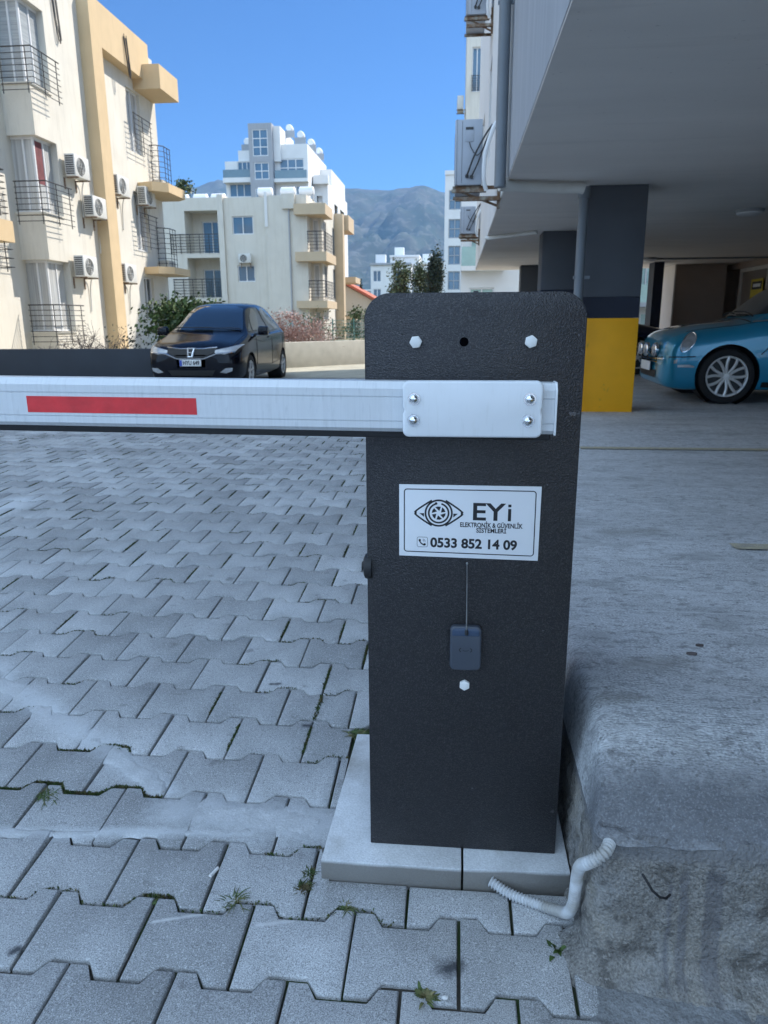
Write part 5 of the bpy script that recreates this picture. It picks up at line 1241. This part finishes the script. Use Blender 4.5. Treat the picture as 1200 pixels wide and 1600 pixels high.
# drain pipes
MB().tube(catmull([(XG - 0.075, 7.62, ZC - 0.065), (0.9, 7.78, ZC - 0.075), (1.14, 7.80, ZC - 0.075), (1.19, 7.805, ZC - 0.085)], 8), 0.050, 12).build('ceiling_pipe', M['pipe_light'], G)
MB().tube([(1.20, 7.85, ZC - 0.06), (1.20, 7.85, 0.2)], 0.048, 12).lathe((1.20, 7.85, ZC - 0.16), 'z', [(0.05, 0), (0.058, 0.002), (0.058, 0.1), (0.05, 0.102)], 12).box(1.14, 1.30, 7.83, 7.87, 1.55, 1.58).build('column_pipe', M['pipe_grey'], G)
MB().tube(catmull([(0.42, 12.4, ZC - .05), (1.0, 11.9, ZC - .04), (1.15, 11.8, ZC - .04)], 6), 0.03, 8).build('ceiling_pipe', M['pipe_light'], G)
MB().tube([(XG - 0.075, 7.50, ZC - 0.10), (XG - 0.075, 7.50, 15.5)], 0.055, 14).lathe((XG - 0.075, 7.5, 3.95), 'z', [(0.056, 0), (0.066, 0.002), (0.066, 0.06), (0.056, 0.062)], 14).lathe((XG - 0.075, 7.5, 6.9), 'z', [(0.056, 0), (0.066, 0.002), (0.066, 0.06), (0.056, 0.062)], 14) \
    .box(XG - 0.14, XG, 7.49, 7.51, 3.86, 3.89).box(XG - 0.14, XG, 7.49, 7.51, 5.6, 5.63).build('downpipe', M['pipe_grey'], G)
def side_ac(x0_, x1_, y_, z0_, h, length, lb, detail=True, rusty=True):
    t_ = thing('air_conditioner', ((x0_ + x1_) / 2, y_ + length / 2, z0_), lb, 'air conditioner')
    w_ = x1_ - x0_
    c_ = MB().box(x0_, x1_, y_, y_ + length, z0_, z0_ + h).build('casing', M['acgrey'], t_, bevel=0.012)
    MB().box(x0_ + .02, x0_ + 0.024, y_ + 0.0, y_ + 0.001, z0_, z0_ + h).box(x0_ + 0.075, x0_ + 0.079, y_ - 0.001, y_ + 0.001, z0_ + .02, z0_ + h - .02).build('seam', M['acdark'], c_)
    MB().box(x0_ + w_ * .36, x0_ + w_ * .68, y_ - 0.006, y_ - 0.0005, z0_ + h * .66, z0_ + h * .90).build('service_cover', M['acgrey'], c_, bevel=0.002)
    MB().box(x0_ + w_ * .38, x0_ + w_ * .66, y_ - 0.009, y_ - 0.0065, z0_ + h * .84, z0_ + h * .88).build('handle_slot', M['acdark'], c_)
    if detail:
        MB().lathe((x0_ - .001, y_ + length * .45, z0_ + h * .5), 'x', [(0, -.004), (h * .4, -.004), (h * .42, 0)], 20).build('fan', M['acdark'], t_)
        v = MB().tube([(x0_ + w_ * .45, y_ - .03, z0_ + .09), (x0_ + w_ * .45, y_ + .01, z0_ + .09)], .02, 8).tube([(x0_ + w_ * .62, y_ - .03, z0_ + .08), (x0_ + w_ * .62, y_ + .01, z0_ + .08)], .02, 8)
        v.build('valve', M['acdark'], t_)
        cb = MB()
        cb.tube(catmull([(x0_ + w_ * .45, y_ - .04, z0_ + .09), (x0_ + w_ * .7, y_ - .06, z0_ + .28), (x1_ + .02, y_ - .04, z0_ + .48), (x1_ + .10, y_ - .0, z0_ + .60)], 8), .011, 6)
        cb.tube(catmull([(x0_ + w_ * .62, y_ - .04, z0_ + .08), (x0_ + w_ * .85, y_ - .05, z0_ + .22), (x1_ + .03, y_ - .04, z0_ + .42), (x1_ + .10, y_ - .0, z0_ + .58)], 8), .008, 6)
        cb.tube(catmull([(x0_ + w_ * .52, y_ - .01, z0_ + h * .65), (x0_ + w_ * .6, y_ - .03, z0_ + h * .55), (x0_ + w_ * .85, y_ - .03, z0_ + h * .45), (x1_ + .08, y_, z0_ + h * .75)], 8), .005, 5)
        cb.build('cables', M['iron'], t_)
        MB().tube(catmull([(x1_ + .14, y_ - .05, z0_ + h * .92), (x1_ + .10, y_ - .08, z0_ + h * .8), (x1_ + .03, y_ - .06, z0_ + h * .45), (x1_ + .02, y_ - .03, z0_ + h * .1), (x1_ + .05, y_, z0_ - .06)], 8), .024, 8).build('insulated_pipe', M['tank'], t_)
    br = MB().box(x0_ - .02, XG - .004, y_ + .04, y_ + .075, z0_ - .036, z0_ - .003).box(x0_ - .02, XG - .004, y_ + length - .1, y_ + length - .065, z0_ - .036, z0_ - .003)
    br.box(x0_ - .03, x1_ + .05, y_ - .01, y_ + .04, z0_ - .075, z0_ - .04).box(x0_ + .01, XG - .004, y_ + .0, y_ + .05, z0_ - .16, z0_ - .12)
    br.tube([(x0_ + .03, y_ + .02, z0_ - .05), (XG - .01, y_ + .05, z0_ - .22)], .014, 5).box(XG - .035, XG - .004, y_ + .03, y_ + .07, z0_ - .24, z0_ + .1)
    br.build('bracket', M['rust'], t_)
side_ac(-0.062, 0.235, 8.8, 2.60, 0.66, 0.85, 'largest grey air conditioner on a rusty bracket beside the downpipe')
side_ac(0.02, 0.34, 17.0, 2.98, 0.55, 0.8, 'small air conditioner below and behind the large one, on a grey bracket')
side_ac(0.045, 0.335, 12.4, 5.52, 0.62, 0.85, 'air conditioner on a rusty bracket at the top of the picture')
# poster on the shopfront
po = thing('poster', (6.61, 17.9, 1.6), 'yellow poster with a black header on the garage shopfront', 'poster')
MB().box(6.600, 6.612, 17.50, 18.16, 1.20, 2.02).build('sheet', M['poster'], po)
MB().box(6.597, 6.5995, 17.55, 18.10, 1.80, 1.97).build('header', M['sign_black'], po)
MB().box(6.595, 6.5968, 17.62, 18.03, 1.85, 1.92).build('header_text', M['frame'], po)
MB().box(6.597, 6.5995, 17.70, 17.98, 1.42, 1.62).build('picture', M['frame'], po)
MB().box(6.597, 6.5995, 17.56, 18.08, 1.27, 1.33).build('band', M['orange'], po)
# building seen through the garage
F = thing('apartment_building', (11, 40, 0), 'white building with a green glass balcony seen through the garage opening', 'building')
HF = [(8.4, 9.6, 0.2, 1.5), (8.3, 10.2, 2.1, 4.0)]
solid('wall', F, 6.5, 16, 38, 48, 0, 12, 'white', {'y-': HF}, 0.15)
for h in HF: window(F, 'y-', 38, *h, 0.12, 'glass_green', 'frame', 3, 1, 0.07)
MB().box(8.0, 10.4, 36.6, 38, 1.75, 1.95).build('balcony_slab', M['greywall'], F); MB().box(8.0, 10.4, 36.6, 36.65, 1.95, 2.75).build('glass_balustrade', M['glass_green'], F)
MB().box(10.2, 10.75, 36.4, 37, 0, 12).build('white_pier', M['white'], F)

# ------------------------------------------------------------------ cars
def loft(stations, ringn=5, sub=4):
    """stations: (x, zb, zt, w, wt, zs). Returns the closed body as a mesh builder"""
    def ring(s):
        x, zb_, zt__, w_, wt, zs_ = s
        return [Vector((x, 0, zb_)), Vector((x, w_ * .80, zb_)), Vector((x, w_ * .955, zb_ + .05)), Vector((x, w_ * .995, zb_ + .22)), Vector((x, w_, zb_ + (zs_ - zb_) * .62)),
                Vector((x, w_ * .985, zs_ - .07)), Vector((x, w_ * .93, zs_)), Vector((x, w_ * .93 + (wt - w_ * .93) * .5, zs_ + (zt__ - zs_) * .46)),
                Vector((x, wt + (w_ * .93 - wt) * .06, zt__ - min(.075, (zt__ - zs_) * .4))), Vector((x, wt * .86, zt__ - .022)), Vector((x, wt * .5, zt__ - .004)), Vector((x, 0, zt__))]
    rings = [ring(s) for s in stations]
    def cr(P, t_, k): 
        return 0.5 * ((2 * P[1]) + (-P[0] + P[2]) * t_ + (2 * P[0] - 5 * P[1] + 4 * P[2] - P[3]) * t_ ** 2 + (-P[0] + 3 * P[1] - 3 * P[2] + P[3]) * t_ ** 3)
    out = []; n = len(rings)
    for i in range(n - 1):
        for k in range(sub):
            P = [rings[max(0, i - 1)], rings[i], rings[i + 1], rings[min(n - 1, i + 2)]]
            out.append([cr([q[j] for q in P], k / sub, 0) for j in range(12)])
    out.append(rings[-1])
    fin = []
    for rg in out:
        rr = []
        m_ = len(rg)
        for j in range(m_ - 1):
            P = [rg[max(0, j - 1)], rg[j], rg[j + 1], rg[min(m_ - 1, j + 2)]]
            for k in range(3): rr.append(cr(P, k / 3, 0))
        rr.append(rg[-1]); 
        full = rr + [Vector((p.x, -p.y, p.z)) for p in rr[-2:0:-1]]
        fin.append(full)
    q = len(fin[0]); vs = [p for rg in fin for p in rg]
    fs = [(i * q + j, i * q + (j + 1) % q, (i + 1) * q + (j + 1) % q, (i + 1) * q + j) for i in range(len(fin) - 1) for j in range(q)]
    fs += [list(range(q)), [(len(fin) - 1) * q + j for j in range(q)][::-1]]
    mb = MB(); mb.add(vs, fs, True); return mb
def cut_body(mb, cutters):
    me = bpy.data.meshes.new('tmp'); me.from_pydata(mb.v, [], mb.f); bm = bmesh.new(); bm.from_mesh(me); bmesh.ops.recalc_face_normals(bm, faces=bm.faces); bm.to_mesh(me); bm.free()
    bvh = BVHTree.FromPolygons([Vector(v) for v in mb.v], mb.f)
    ob = bpy.data.objects.new('tmp', me); C.objects.link(ob); tmp = []
    for cmb in cutters:
        m2 = bpy.data.meshes.new('cut'); m2.from_pydata(cmb.v, [], cmb.f); b3 = bmesh.new(); b3.from_mesh(m2); bmesh.ops.remove_doubles(b3, verts=b3.verts, dist=1e-5); bmesh.ops.recalc_face_normals(b3, faces=b3.faces); b3.to_mesh(m2); b3.free()
        o2 = bpy.data.objects.new('cut', m2); C.objects.link(o2); tmp.append(o2)
        md = ob.modifiers.new('b', 'BOOLEAN'); md.operation = 'DIFFERENCE'; md.object = o2; md.solver = 'EXACT'
    bpy.context.view_layer.update()
    nm = bpy.data.meshes.new_from_object(ob.evaluated_get(bpy.context.evaluated_depsgraph_get()))
    res = MB(); res.add([v.co.copy() for v in nm.vertices], [tuple(p.vertices) for p in nm.polygons], True)
    for o2 in tmp: bpy.data.objects.remove(o2)
    bpy.data.objects.remove(ob); bpy.data.meshes.remove(nm)
    return res, bvh
def panel(mb, bvh, poly, view, off=0.006, step=0.05):
    """lays a thin panel, given as a 2d outline seen from the side, front or top, on the curved body"""
    pts = [Vector(p) for p in poly]; n0 = len(pts)
    x0_ = min(p.x for p in pts); x1_ = max(p.x for p in pts); y0_ = min(p.y for p in pts); y1_ = max(p.y for p in pts)
    dense = []
    for a, b_ in zip(pts, pts[1:] + pts[:1]):
        k = max(1, int((b_ - a).length / step)); dense += [a.lerp(b_, i / k) for i in range(k)]
    grid = []
    i = x0_ + step / 2
    while i < x1_:
        j = y0_ + step / 2
        while j < y1_: grid.append(Vector((i, j))); j += step
        i += step
    res = delaunay_2d_cdt(dense + grid, [], [list(range(len(dense)))], 1, 1e-6)
    V, Fc = res[0], [f for f in res[2] if len(f) > 2]; out = []
    for p in V:
        if view == 'left': o_, d = Vector((p.x, -3, p.y)), Vector((0, 1, 0))
        elif view == 'right': o_, d = Vector((p.x, 3, p.y)), Vector((0, -1, 0))
        elif view == 'front': o_, d = Vector((-3, p.x, p.y)), Vector((1, 0, 0))
        elif view == 'rear': o_, d = Vector((8, p.x, p.y)), Vector((-1, 0, 0))
        else: o_, d = Vector((p.x, p.y, 5)), Vector((0, 0, -1))
        h = bvh.ray_cast(o_, d)
        if h[0] is None: h = bvh.find_nearest(o_ + d * 3)
        nn = h[1] if h[1].dot(d) < 0 else -h[1]
        out.append(h[0] + nn * off)
    mb.add(out, [tuple(f) for f in Fc], True); return mb
def outline(mb, bvh, poly, view, wd=0.008, off=0.004, closed=False):
    P = [Vector(p) for p in poly]; pts = []
    segs = list(zip(P, P[1:] + (P[:1] if closed else [])))[:len(P) if closed else len(P) - 1]
    for a, b_ in segs:
        k = max(1, int((b_ - a).length / .05)); pts += [a.lerp(b_, i / k) for i in range(k)]
    pts.append(P[0] if closed else P[-1]); out = []
    for p in pts:
        if view == 'left': o_, d = Vector((p.x, -3, p.y)), Vector((0, 1, 0))
        elif view == 'right': o_, d = Vector((p.x, 3, p.y)), Vector((0, -1, 0))
        elif view == 'front': o_, d = Vector((-3, p.x, p.y)), Vector((1, 0, 0))
        else: o_, d = Vector((p.x, p.y, 5)), Vector((0, 0, -1))
        h = bvh.ray_cast(o_, d)
        if h[0] is None: continue
        nn = h[1] if h[1].dot(d) < 0 else -h[1]; out.append(h[0] + nn * off)
    if len(out) > 1: mb.tube(out, wd, 5)
    return mb
def wheel(par, cx, side, w_, r_, rim, style='y'):
    """side -1 / +1; outer face of the tyre at y = side*w_"""
    y0_ = side * w_; s = -side; cz = r_
    wh = MB()
    wh.lathe((cx, y0_, cz), 'y', [(rim * .97, s * .012), (rim * 1.02, s * .004), (r_ * .90, s * .0), (r_ * .97, s * .012), (r_, s * .035), (r_, s * .165), (r_ * .96, s * .19), (rim, s * .2)], 40)
    ty = wh.build('wheel', M['tyre'], par, world=False)
    rm = MB().lathe((cx, y0_, cz), 'y', [(rim * .985, s * .008), (rim * .90, s * .014), (rim * .88, s * .045)], 40)
    k = 6 if style == 'y' else 5
    for i in range(k):
        a = 2 * math.pi * (i + .25) / k
        def pt(rr, an, dy): return (cx + rr * math.cos(an), y0_ + s * dy, cz + rr * math.sin(an))
        if style == 'y':
            for sg_ in (-1, 1):
                pts = [pt(rim * .16, a + sg_ * .25, .03), pt(rim * .42, a + sg_ * .34, .022), pt(rim * .68, a + sg_ * .30, .018), pt(rim * .93, a + sg_ * .22, .016)]
                rm.tube(catmull(pts, 3), rim * .075, 6)
        else:
            rm.tube([pt(rim * .1, a, .03), pt(rim * .92, a, .016)], rim * .08, 5); rm.tube([pt(rim * .5, a, .022), pt(rim * .92, a + .3, .016)], rim * .05, 5)
    rm.lathe((cx, y0_, cz), 'y', [(0, s * .016), (rim * .17, s * .018), (rim * .2, s * .04)], 16)
    rm.build('rim', M['alloy'], ty, world=False)
    MB().lathe((cx, y0_ + s * .07, cz), 'y', [(0, 0), (rim * .88, 0), (rim * .88, s * .1)], 24).build('brake_disc', M['acdark'], ty, world=False)
def arch(cx, cz, r_, y0_, y1_):
    m_ = MB(); m_.cyl((cx, y0_, cz), 'y', r_, y1_ - y0_, 40); return m_
def car_common(root, st, wheels, r_, rim, hw, paint, style='y'):
    body = loft(st)
    cuts = []
    for cx in wheels:
        for s in (-1, 1): cuts.append(arch(cx, r_ + .01, r_ * 1.13, s * hw * 1.2 if s < 0 else hw * .62, -hw * .62 if s < 0 else hw * 1.2))
    res, bvh = cut_body(body, cuts)
    bo = res.build('body', M[paint], root, world=False, angle=40)
    for cx in wheels:
        for s in (-1, 1):
            wheel(root, cx, s, hw - .012, r_, rim, style)
            MB().lathe((cx, s * (hw * .64), r_ + .01), 'y', [(0, 0), (r_ * 1.12, 0), (r_ * 1.125, s * (hw * .33))], 30).build('wheel_well', M['trim'], root, world=False)
    return bo, bvh
def P_(par, name, m, bvh, poly, view, off=.006, step=.05):
    return panel(MB(), bvh, poly, view, off, step).build(name, M[m], par, world=False, angle=60)

# black hatchback
ST = [(0.00, .40, .54, .26, .18, .48), (0.035, .25, .67, .66, .52, .60), (0.12, .20, .745, .765, .58, .68), (0.30, .18, .825, .825, .63, .755), (0.60, .17, .905, .845, .65, .835), (0.85, .17, .975, .847, .66, .895),
      (1.02, .17, 1.055, .847, .64, .93), (1.32, .17, 1.235, .847, .59, .95), (1.68, .17, 1.42, .847, .54, .96), (2.05, .17, 1.505, .847, .525, .965), (2.55, .17, 1.53, .847, .52, .975), (3.05, .17, 1.50, .845, .51, .99),
      (3.45, .19, 1.43, .835, .50, 1.0), (3.72, .23, 1.30, .80, .48, .99), (3.88, .30, 1.12, .75, .48, .93), (3.96, .36, .92, .67, .48, .80)]
K = thing('black_hatchback', (-4.54, 12.5, 0.0), 'shiny black hatchback parked nose forward beyond the boom beside the dark low wall', 'car', rz=R(90))
bo, bv = car_common(K, ST, (0.80, 3.33), 0.295, 0.20, 0.848, 'paint_black', 'x')
P_(K, 'windscreen', 'carglass', bv, [(-.64, 1.02), (-.48, 1.40), (-.30, 1.455), (.30, 1.455), (.48, 1.40), (.64, 1.02), (.35, 1.0), (-.35, 1.0)], 'front')
for v_, s in (('left', -1), ('right', 1)):
    P_(K, 'side_window', 'carglass_clear', bv, [(1.32, 1.01), (1.62, 1.26), (1.93, 1.41), (2.30, 1.435), (2.34, 1.0)], v_, .005)
    P_(K, 'side_window', 'carglass_clear', bv, [(2.42, 1.0), (2.40, 1.435), (2.95, 1.425), (3.22, 1.36), (3.30, 1.03)], v_, .005)
    P_(K, 'quarter_window', 'carglass_clear', bv, [(1.08, .99), (1.25, 1.0), (1.46, 1.17)], v_, .005)
    q_ = MB(); outline(q_, bv, [(1.22, .92), (1.20, .40), (2.36, .36), (2.38, 1.0)], v_, .005, .001); outline(q_, bv, [(2.38, .36), (3.10, .42), (3.32, .75), (3.34, 1.0)], v_, .005, .001); outline(q_, bv, [(0.9, .87), (1.7, .80), (2.6, .84), (3.5, .93)], v_, .004, .0)
    q_.build('door_seam', M['trim'], K, world=False)
    P_(K, 'door_handle', 'paint_black', bv, [(2.10, .865), (2.28, .875), (2.28, .90), (2.10, .89)], v_, .025)
    m_ = MB().prism([(1.22, .93), (1.30, .92), (1.38, .96), (1.38, 1.05), (1.30, 1.09), (1.22, 1.06)], 'y', s * .87 if s > 0 else -1.05, 1.05 if s > 0 else -.87).build('wing_mirror', M['paint_black'], K, bevel=.02, world=False)
    MB().box(1.24, 1.34, s * .80 - (.0 if s > 0 else .08), s * .80 + (.08 if s > 0 else 0), .93, .96).build('mirror_stalk', M['trim'], m_, world=False)
for s in (-1, 1):
    P_(K, 'headlight', 'lens', bv, [(s * .42, .645), (s * .60, .625), (s * .745, .665), (s * .815, .775), (s * .79, .78), (s * .66, .74), (s * .42, .69)], 'front', .010, .03)
    P_(K, 'fog_lamp', 'lens', bv, [(s * .50, .325), (s * .60, .31), (s * .70, .345), (s * .71, .40), (s * .60, .395)], 'front', .010, .03)
P_(K, 'grille', 'trim', bv, [(-.43, .725), (.43, .725), (.42, .665), (.22, .565), (-.22, .565), (-.42, .665)], 'front', .006, .04)
q_ = MB(); outline(q_, bv, [(-.44, .735), (-.2, .712), (.2, .712), (.44, .735)], 'front', .010, .012); outline(q_, bv, [(-.74, .655), (-.45, .635), (-.23, .555), (.23, .555), (.45, .635), (.74, .655)], 'front', .013, .010)
gr = q_.build('chrome_strip', M['chrome'], K, world=False)
P_(K, 'lower_intake', 'trim', bv, [(-.42, .36), (.42, .36), (.36, .27), (-.36, .27)], 'front', .004, .04)
em = MB()
for pts in ([(-.052, .705), (-.030, .60)], [(.052, .705), (.030, .60)], [(-.038, .650), (.038, .650)], [(-.065, .715), (.065, .715)], [(.065, .715), (.045, .588)], [(.045, .588), (-.045, .588)], [(-.045, .588), (-.065, .715)]):
    outline(em, bv, pts, 'front', .009 if abs(pts[0][0]) < .06 else .005, .022)
em.build('front_emblem', M['chrome'], K, world=False)
pl = MB().box(-.035, -.022, -.19, .19, .43, .54).build('number_plate', M['plate'], K, bevel=.004, world=False)
MB().box(-.0375, -.0352, .145, .186, .436, .534).build('plate_band', M['plate_blue'], pl, world=False)
vs, fs = text_mb('HYU 649', 0.095, bold=.004, width=.29)
MB().add([(-.0365, .128 - v[0], .450 + v[1]) for v in vs], fs).build('plate_lettering', M['sign_black'], pl, world=False)
q_ = MB(); outline(q_, bv, [(1.02, -.62), (.98, -.2), (1.0, .25)], 'top', .009, .025); outline(q_, bv, [(1.04, .60), (.99, .3), (.98, -.1)], 'top', .009, .035); q_.build('wiper', M['trim'], K, world=False)
q_ = MB(); outline(q_, bv, [(.20, -.70), (.9, -.74)], 'top', .004, 0); outline(q_, bv, [(.20, .70), (.9, .74)], 'top', .004, 0); q_.build('bonnet_seam', M['trim'], K, world=False)

# blue retro hatchback
SM = [(0.00, .30, .56, .47, .36, .49), (0.03, .21, .70, .66, .50, .60), (0.10, .17, .79, .765, .57, .69), (0.25, .15, .85, .815, .61, .755), (0.50, .15, .90, .838, .62, .80), (0.78, .15, .925, .842, .64, .84), (0.95, .15, .965, .842, .64, .87),
      (1.08, .15, 1.045, .842, .62, .89), (1.27, .15, 1.20, .842, .59, .90), (1.50, .15, 1.345, .842, .57, .905), (1.85, .15, 1.41, .842, .565, .905), (2.5, .15, 1.42, .842, .56, .91), (3.1, .15, 1.395, .835, .55, .915),
      (3.4, .17, 1.32, .81, .54, .91), (3.55, .21, 1.05, .76, .52, .86), (3.62, .27, .76, .68, .5, .66)]
ZM = zf(9) + 0.003
Mi = thing('blue_hatchback', (2.40, 9.72, ZM), 'blue retro hatchback with round spot lamps entering from the right edge of the garage', 'car', rz=R(-2))
bo, bv = car_common(Mi, SM, (0.70, 3.05), 0.312, 0.235, 0.845, 'paint_blue', 'y')
P_(Mi, 'windscreen', 'carglass', bv, [(-.64, 1.00), (-.52, 1.30), (-.3, 1.35), (.3, 1.35), (.52, 1.30), (.64, 1.00), (.3, .975), (-.3, .975)], 'front')
for v_, s in (('left', -1), ('right', 1)):
    P_(Mi, 'side_window', 'carglass_clear', bv, [(1.24, .965), (1.50, 1.22), (1.68, 1.325), (2.25, 1.35), (2.28, .965)], v_, .005)
    P_(Mi, 'side_window', 'carglass_clear', bv, [(2.34, .965), (2.32, 1.34), (3.0, 1.32), (3.25, 1.20), (3.28, .98)], v_, .005)
    P_(Mi, 'wheel_arch_trim', 'paint_blue', bv, [(0.70 + .352 * math.cos(R(a)), .322 + .352 * math.sin(R(a))) for a in range(-12, 193, 12)] + [(0.70 + .385 * math.cos(R(a)), .322 + .385 * math.sin(R(a))) for a in range(192, -13, -12)], v_, .009, .03)
    P_(Mi, 'sill_trim', 'trim', bv, [(1.08, .19), (2.68, .19), (2.68, .25), (1.08, .25)], v_, .006)
    q_ = MB(); outline(q_, bv, [(1.28, .90), (1.10, .62), (1.04, .56)], v_, .006, .001); outline(q_, bv, [(1.36, .90), (1.32, .30), (2.4, .28), (2.42, .92)], v_, .005, .001)
    outline(q_, bv, [(0.02, .525), (.20, .53), (.34, .535)], v_, .006, .002)
    q_.build('panel_seam', M['trim'], Mi, world=False)
    P_(Mi, 'scuttle_badge', 'trim', bv, [(1.13, .735), (1.24, .715), (1.32, .725), (1.32, .755), (1.24, .765), (1.15, .76)], v_, .012, .02)
    P_(Mi, 'side_repeater', 'orange', bv, [(1.26, .722), (1.33, .722), (1.34, .745), (1.33, .765), (1.26, .765)], v_, .018, .02)
    el_ = [(.255 + .062 * math.cos(R(a)) * 1.0 + .055 * math.sin(R(a)) * .9, .69 + .105 * math.sin(R(a))) for a in range(0, 360, 24)]
    hl = P_(Mi, 'headlight', 'lens', bv, el_, v_, .012, .025)
    q_ = MB(); outline(q_, bv, el_, v_, .007, .011, True); q_.build('headlight_ring', M['chrome'], hl, world=False)
    q_ = P_(Mi, 'bumper_strip', 'chrome', bv, [(.16, .415), (.33, .415), (.33, .43), (.27, .445), (.16, .44)], v_, .016, .02)
    P_(Mi, 'fog_lamp', 'lens', bv, [(.12, .40 + .09), (.155, .40 + .105), (.15, .40 + .06), (.12, .40 + .055)], v_, .014, .02)
    P_(Mi, 'mirror_mount', 'trim', bv, [(1.32, .94), (1.42, .94), (1.42, .99), (1.34, .985)], v_, .03, .03)
    MB().lathe((1.32, s * .93, 1.0), 'x', [(0, -.02), (.07, 0), (.08, .05), (.06, .1), (0, .11)], 14).build('wing_mirror', M['trim'], Mi, world=False)
P_(Mi, 'upper_grille', 'trim', bv, [(-.34, .60), (.34, .60), (.30, .535), (-.30, .535)], 'front', .006, .03)
q_ = MB(); outline(q_, bv, [(-.35, .61), (.35, .61)], 'front', .010, .012); outline(q_, bv, [(-.33, .57), (.33, .57)], 'front', .008, .012); outline(q_, bv, [(-.66, .505), (-.3, .495), (.3, .495), (.66, .505)], 'front', .012, .012); outline(q_, bv, [(-.5, .46), (.5, .46)], 'front', .008, .01)
q_.build('chrome_strip', M['chrome'], Mi, world=False)
P_(Mi, 'lower_grille', 'trim', bv, [(-.45, .36), (.45, .36), (.40, .27), (-.40, .27)], 'front', .006, .03)
for i, y_ in enumerate((-.42, -.16, .16, .42)):
    lp = MB().lathe((-.075 if abs(y_) < .3 else -.03, y_, .60), 'x', [(0, -.03), (.05, -.026), (.075, -.010), (.083, 0.0), (.080, .03), (.05, .06), (0, .07)], 20).build('spot_lamp', M['chrome'], Mi, world=False)
    MB().lathe((-.078 if abs(y_) < .3 else -.033, y_, .60), 'x', [(0, -.031), (.05, -.027), (.070, -.014)], 20).build('lens', M['lens'], lp, world=False)
    MB().tube([(-.05 if abs(y_) < .3 else 0, y_, .53), (-.05 if abs(y_) < .3 else 0, y_, .47), (.08, y_, .46)], .012, 6).build('lamp_bracket', M['trim'], Mi, world=False)
pl = MB().box(-.04, -.028, -.25, .25, .345, .455).build('number_plate', M['plate'], Mi, bevel=.004, world=False)
q_ = MB()
P_(Mi, 'bonnet_scoop', 'trim', bv, [(.34, -.12), (.40, -.12), (.40, .12), (.34, .12)], 'top', .012, .03)
q_ = MB(); outline(q_, bv, [(.25, -.66), (.5, -.70), (1.02, -.73)], 'top', .004, .0); outline(q_, bv, [(.93, -.70), (.90, 0), (.93, .70)], 'top', .007, .002); q_.build('bonnet_seam', M['trim'], Mi, world=False)
q_ = MB(); outline(q_, bv, [(.99, -.60), (1.03, -.2), (1.04, .2)], 'top', .009, .03); outline(q_, bv, [(1.0, .1), (1.03, .35), (1.03, .6)], 'top', .009, .03); q_.build('wiper', M['trim'], Mi, world=False)
P_(Mi, 'cowl_strip', 'chrome', bv, [(.95, .905), (1.25, .935), (1.25, .95), (.95, .918)], 'left', .008, .03)

# dark car behind the yellow column
SN = [(s[0] * 1.05, s[1], s[2] * .95, s[3], s[4], s[5] * .95) for s in ST]
Nv = thing('navy_car', (4.05, 14.6, zf(14) + .003), 'dark navy car mostly hidden behind the yellow column', 'car', rz=R(180))
bo, bv = car_common(Nv, SN, (0.84, 3.45), 0.30, 0.20, 0.848, 'paint_navy', 'x')
P_(Nv, 'windscreen', 'carglass', bv, [(-.64, 1.0), (-.50, 1.33), (.50, 1.33), (.64, 1.0)], 'front')
for v_ in ('left', 'right'): P_(Nv, 'side_window', 'carglass', bv, [(1.40, .97), (1.72, 1.22), (2.1, 1.34), (3.2, 1.32), (3.4, 1.0)], v_, .005)
for s in (-1, 1): P_(Nv, 'headlight', 'lens', bv, [(s * .46, .62), (s * .74, .64), (s * .79, .73), (s * .46, .69)], 'front', .01, .03)

# ------------------------------------------------------------------ haze: real air between here and the mountain
hz = MB().box(-6050, 6050, -3050, 6550, -1.2, 700)
me = bpy.data.materials.new('haze_air'); me.use_nodes = True; t = me.node_tree
t.nodes.remove(t.nodes['Principled BSDF']); pv = t.nodes.new('ShaderNodeVolumePrincipled')
pv.inputs['Color'].default_value = (0.32, 0.58, 1.0, 1); pv.inputs['Density'].default_value = 0.00013; pv.inputs['Anisotropy'].default_value = 0.0
t.links.new(pv.outputs[0], t.nodes['Material Output'].inputs['Volume'])
ho = hz.build('haze', me); tag(ho, 'thin blue air haze in front of the far mountain', 'haze', kind='stuff')
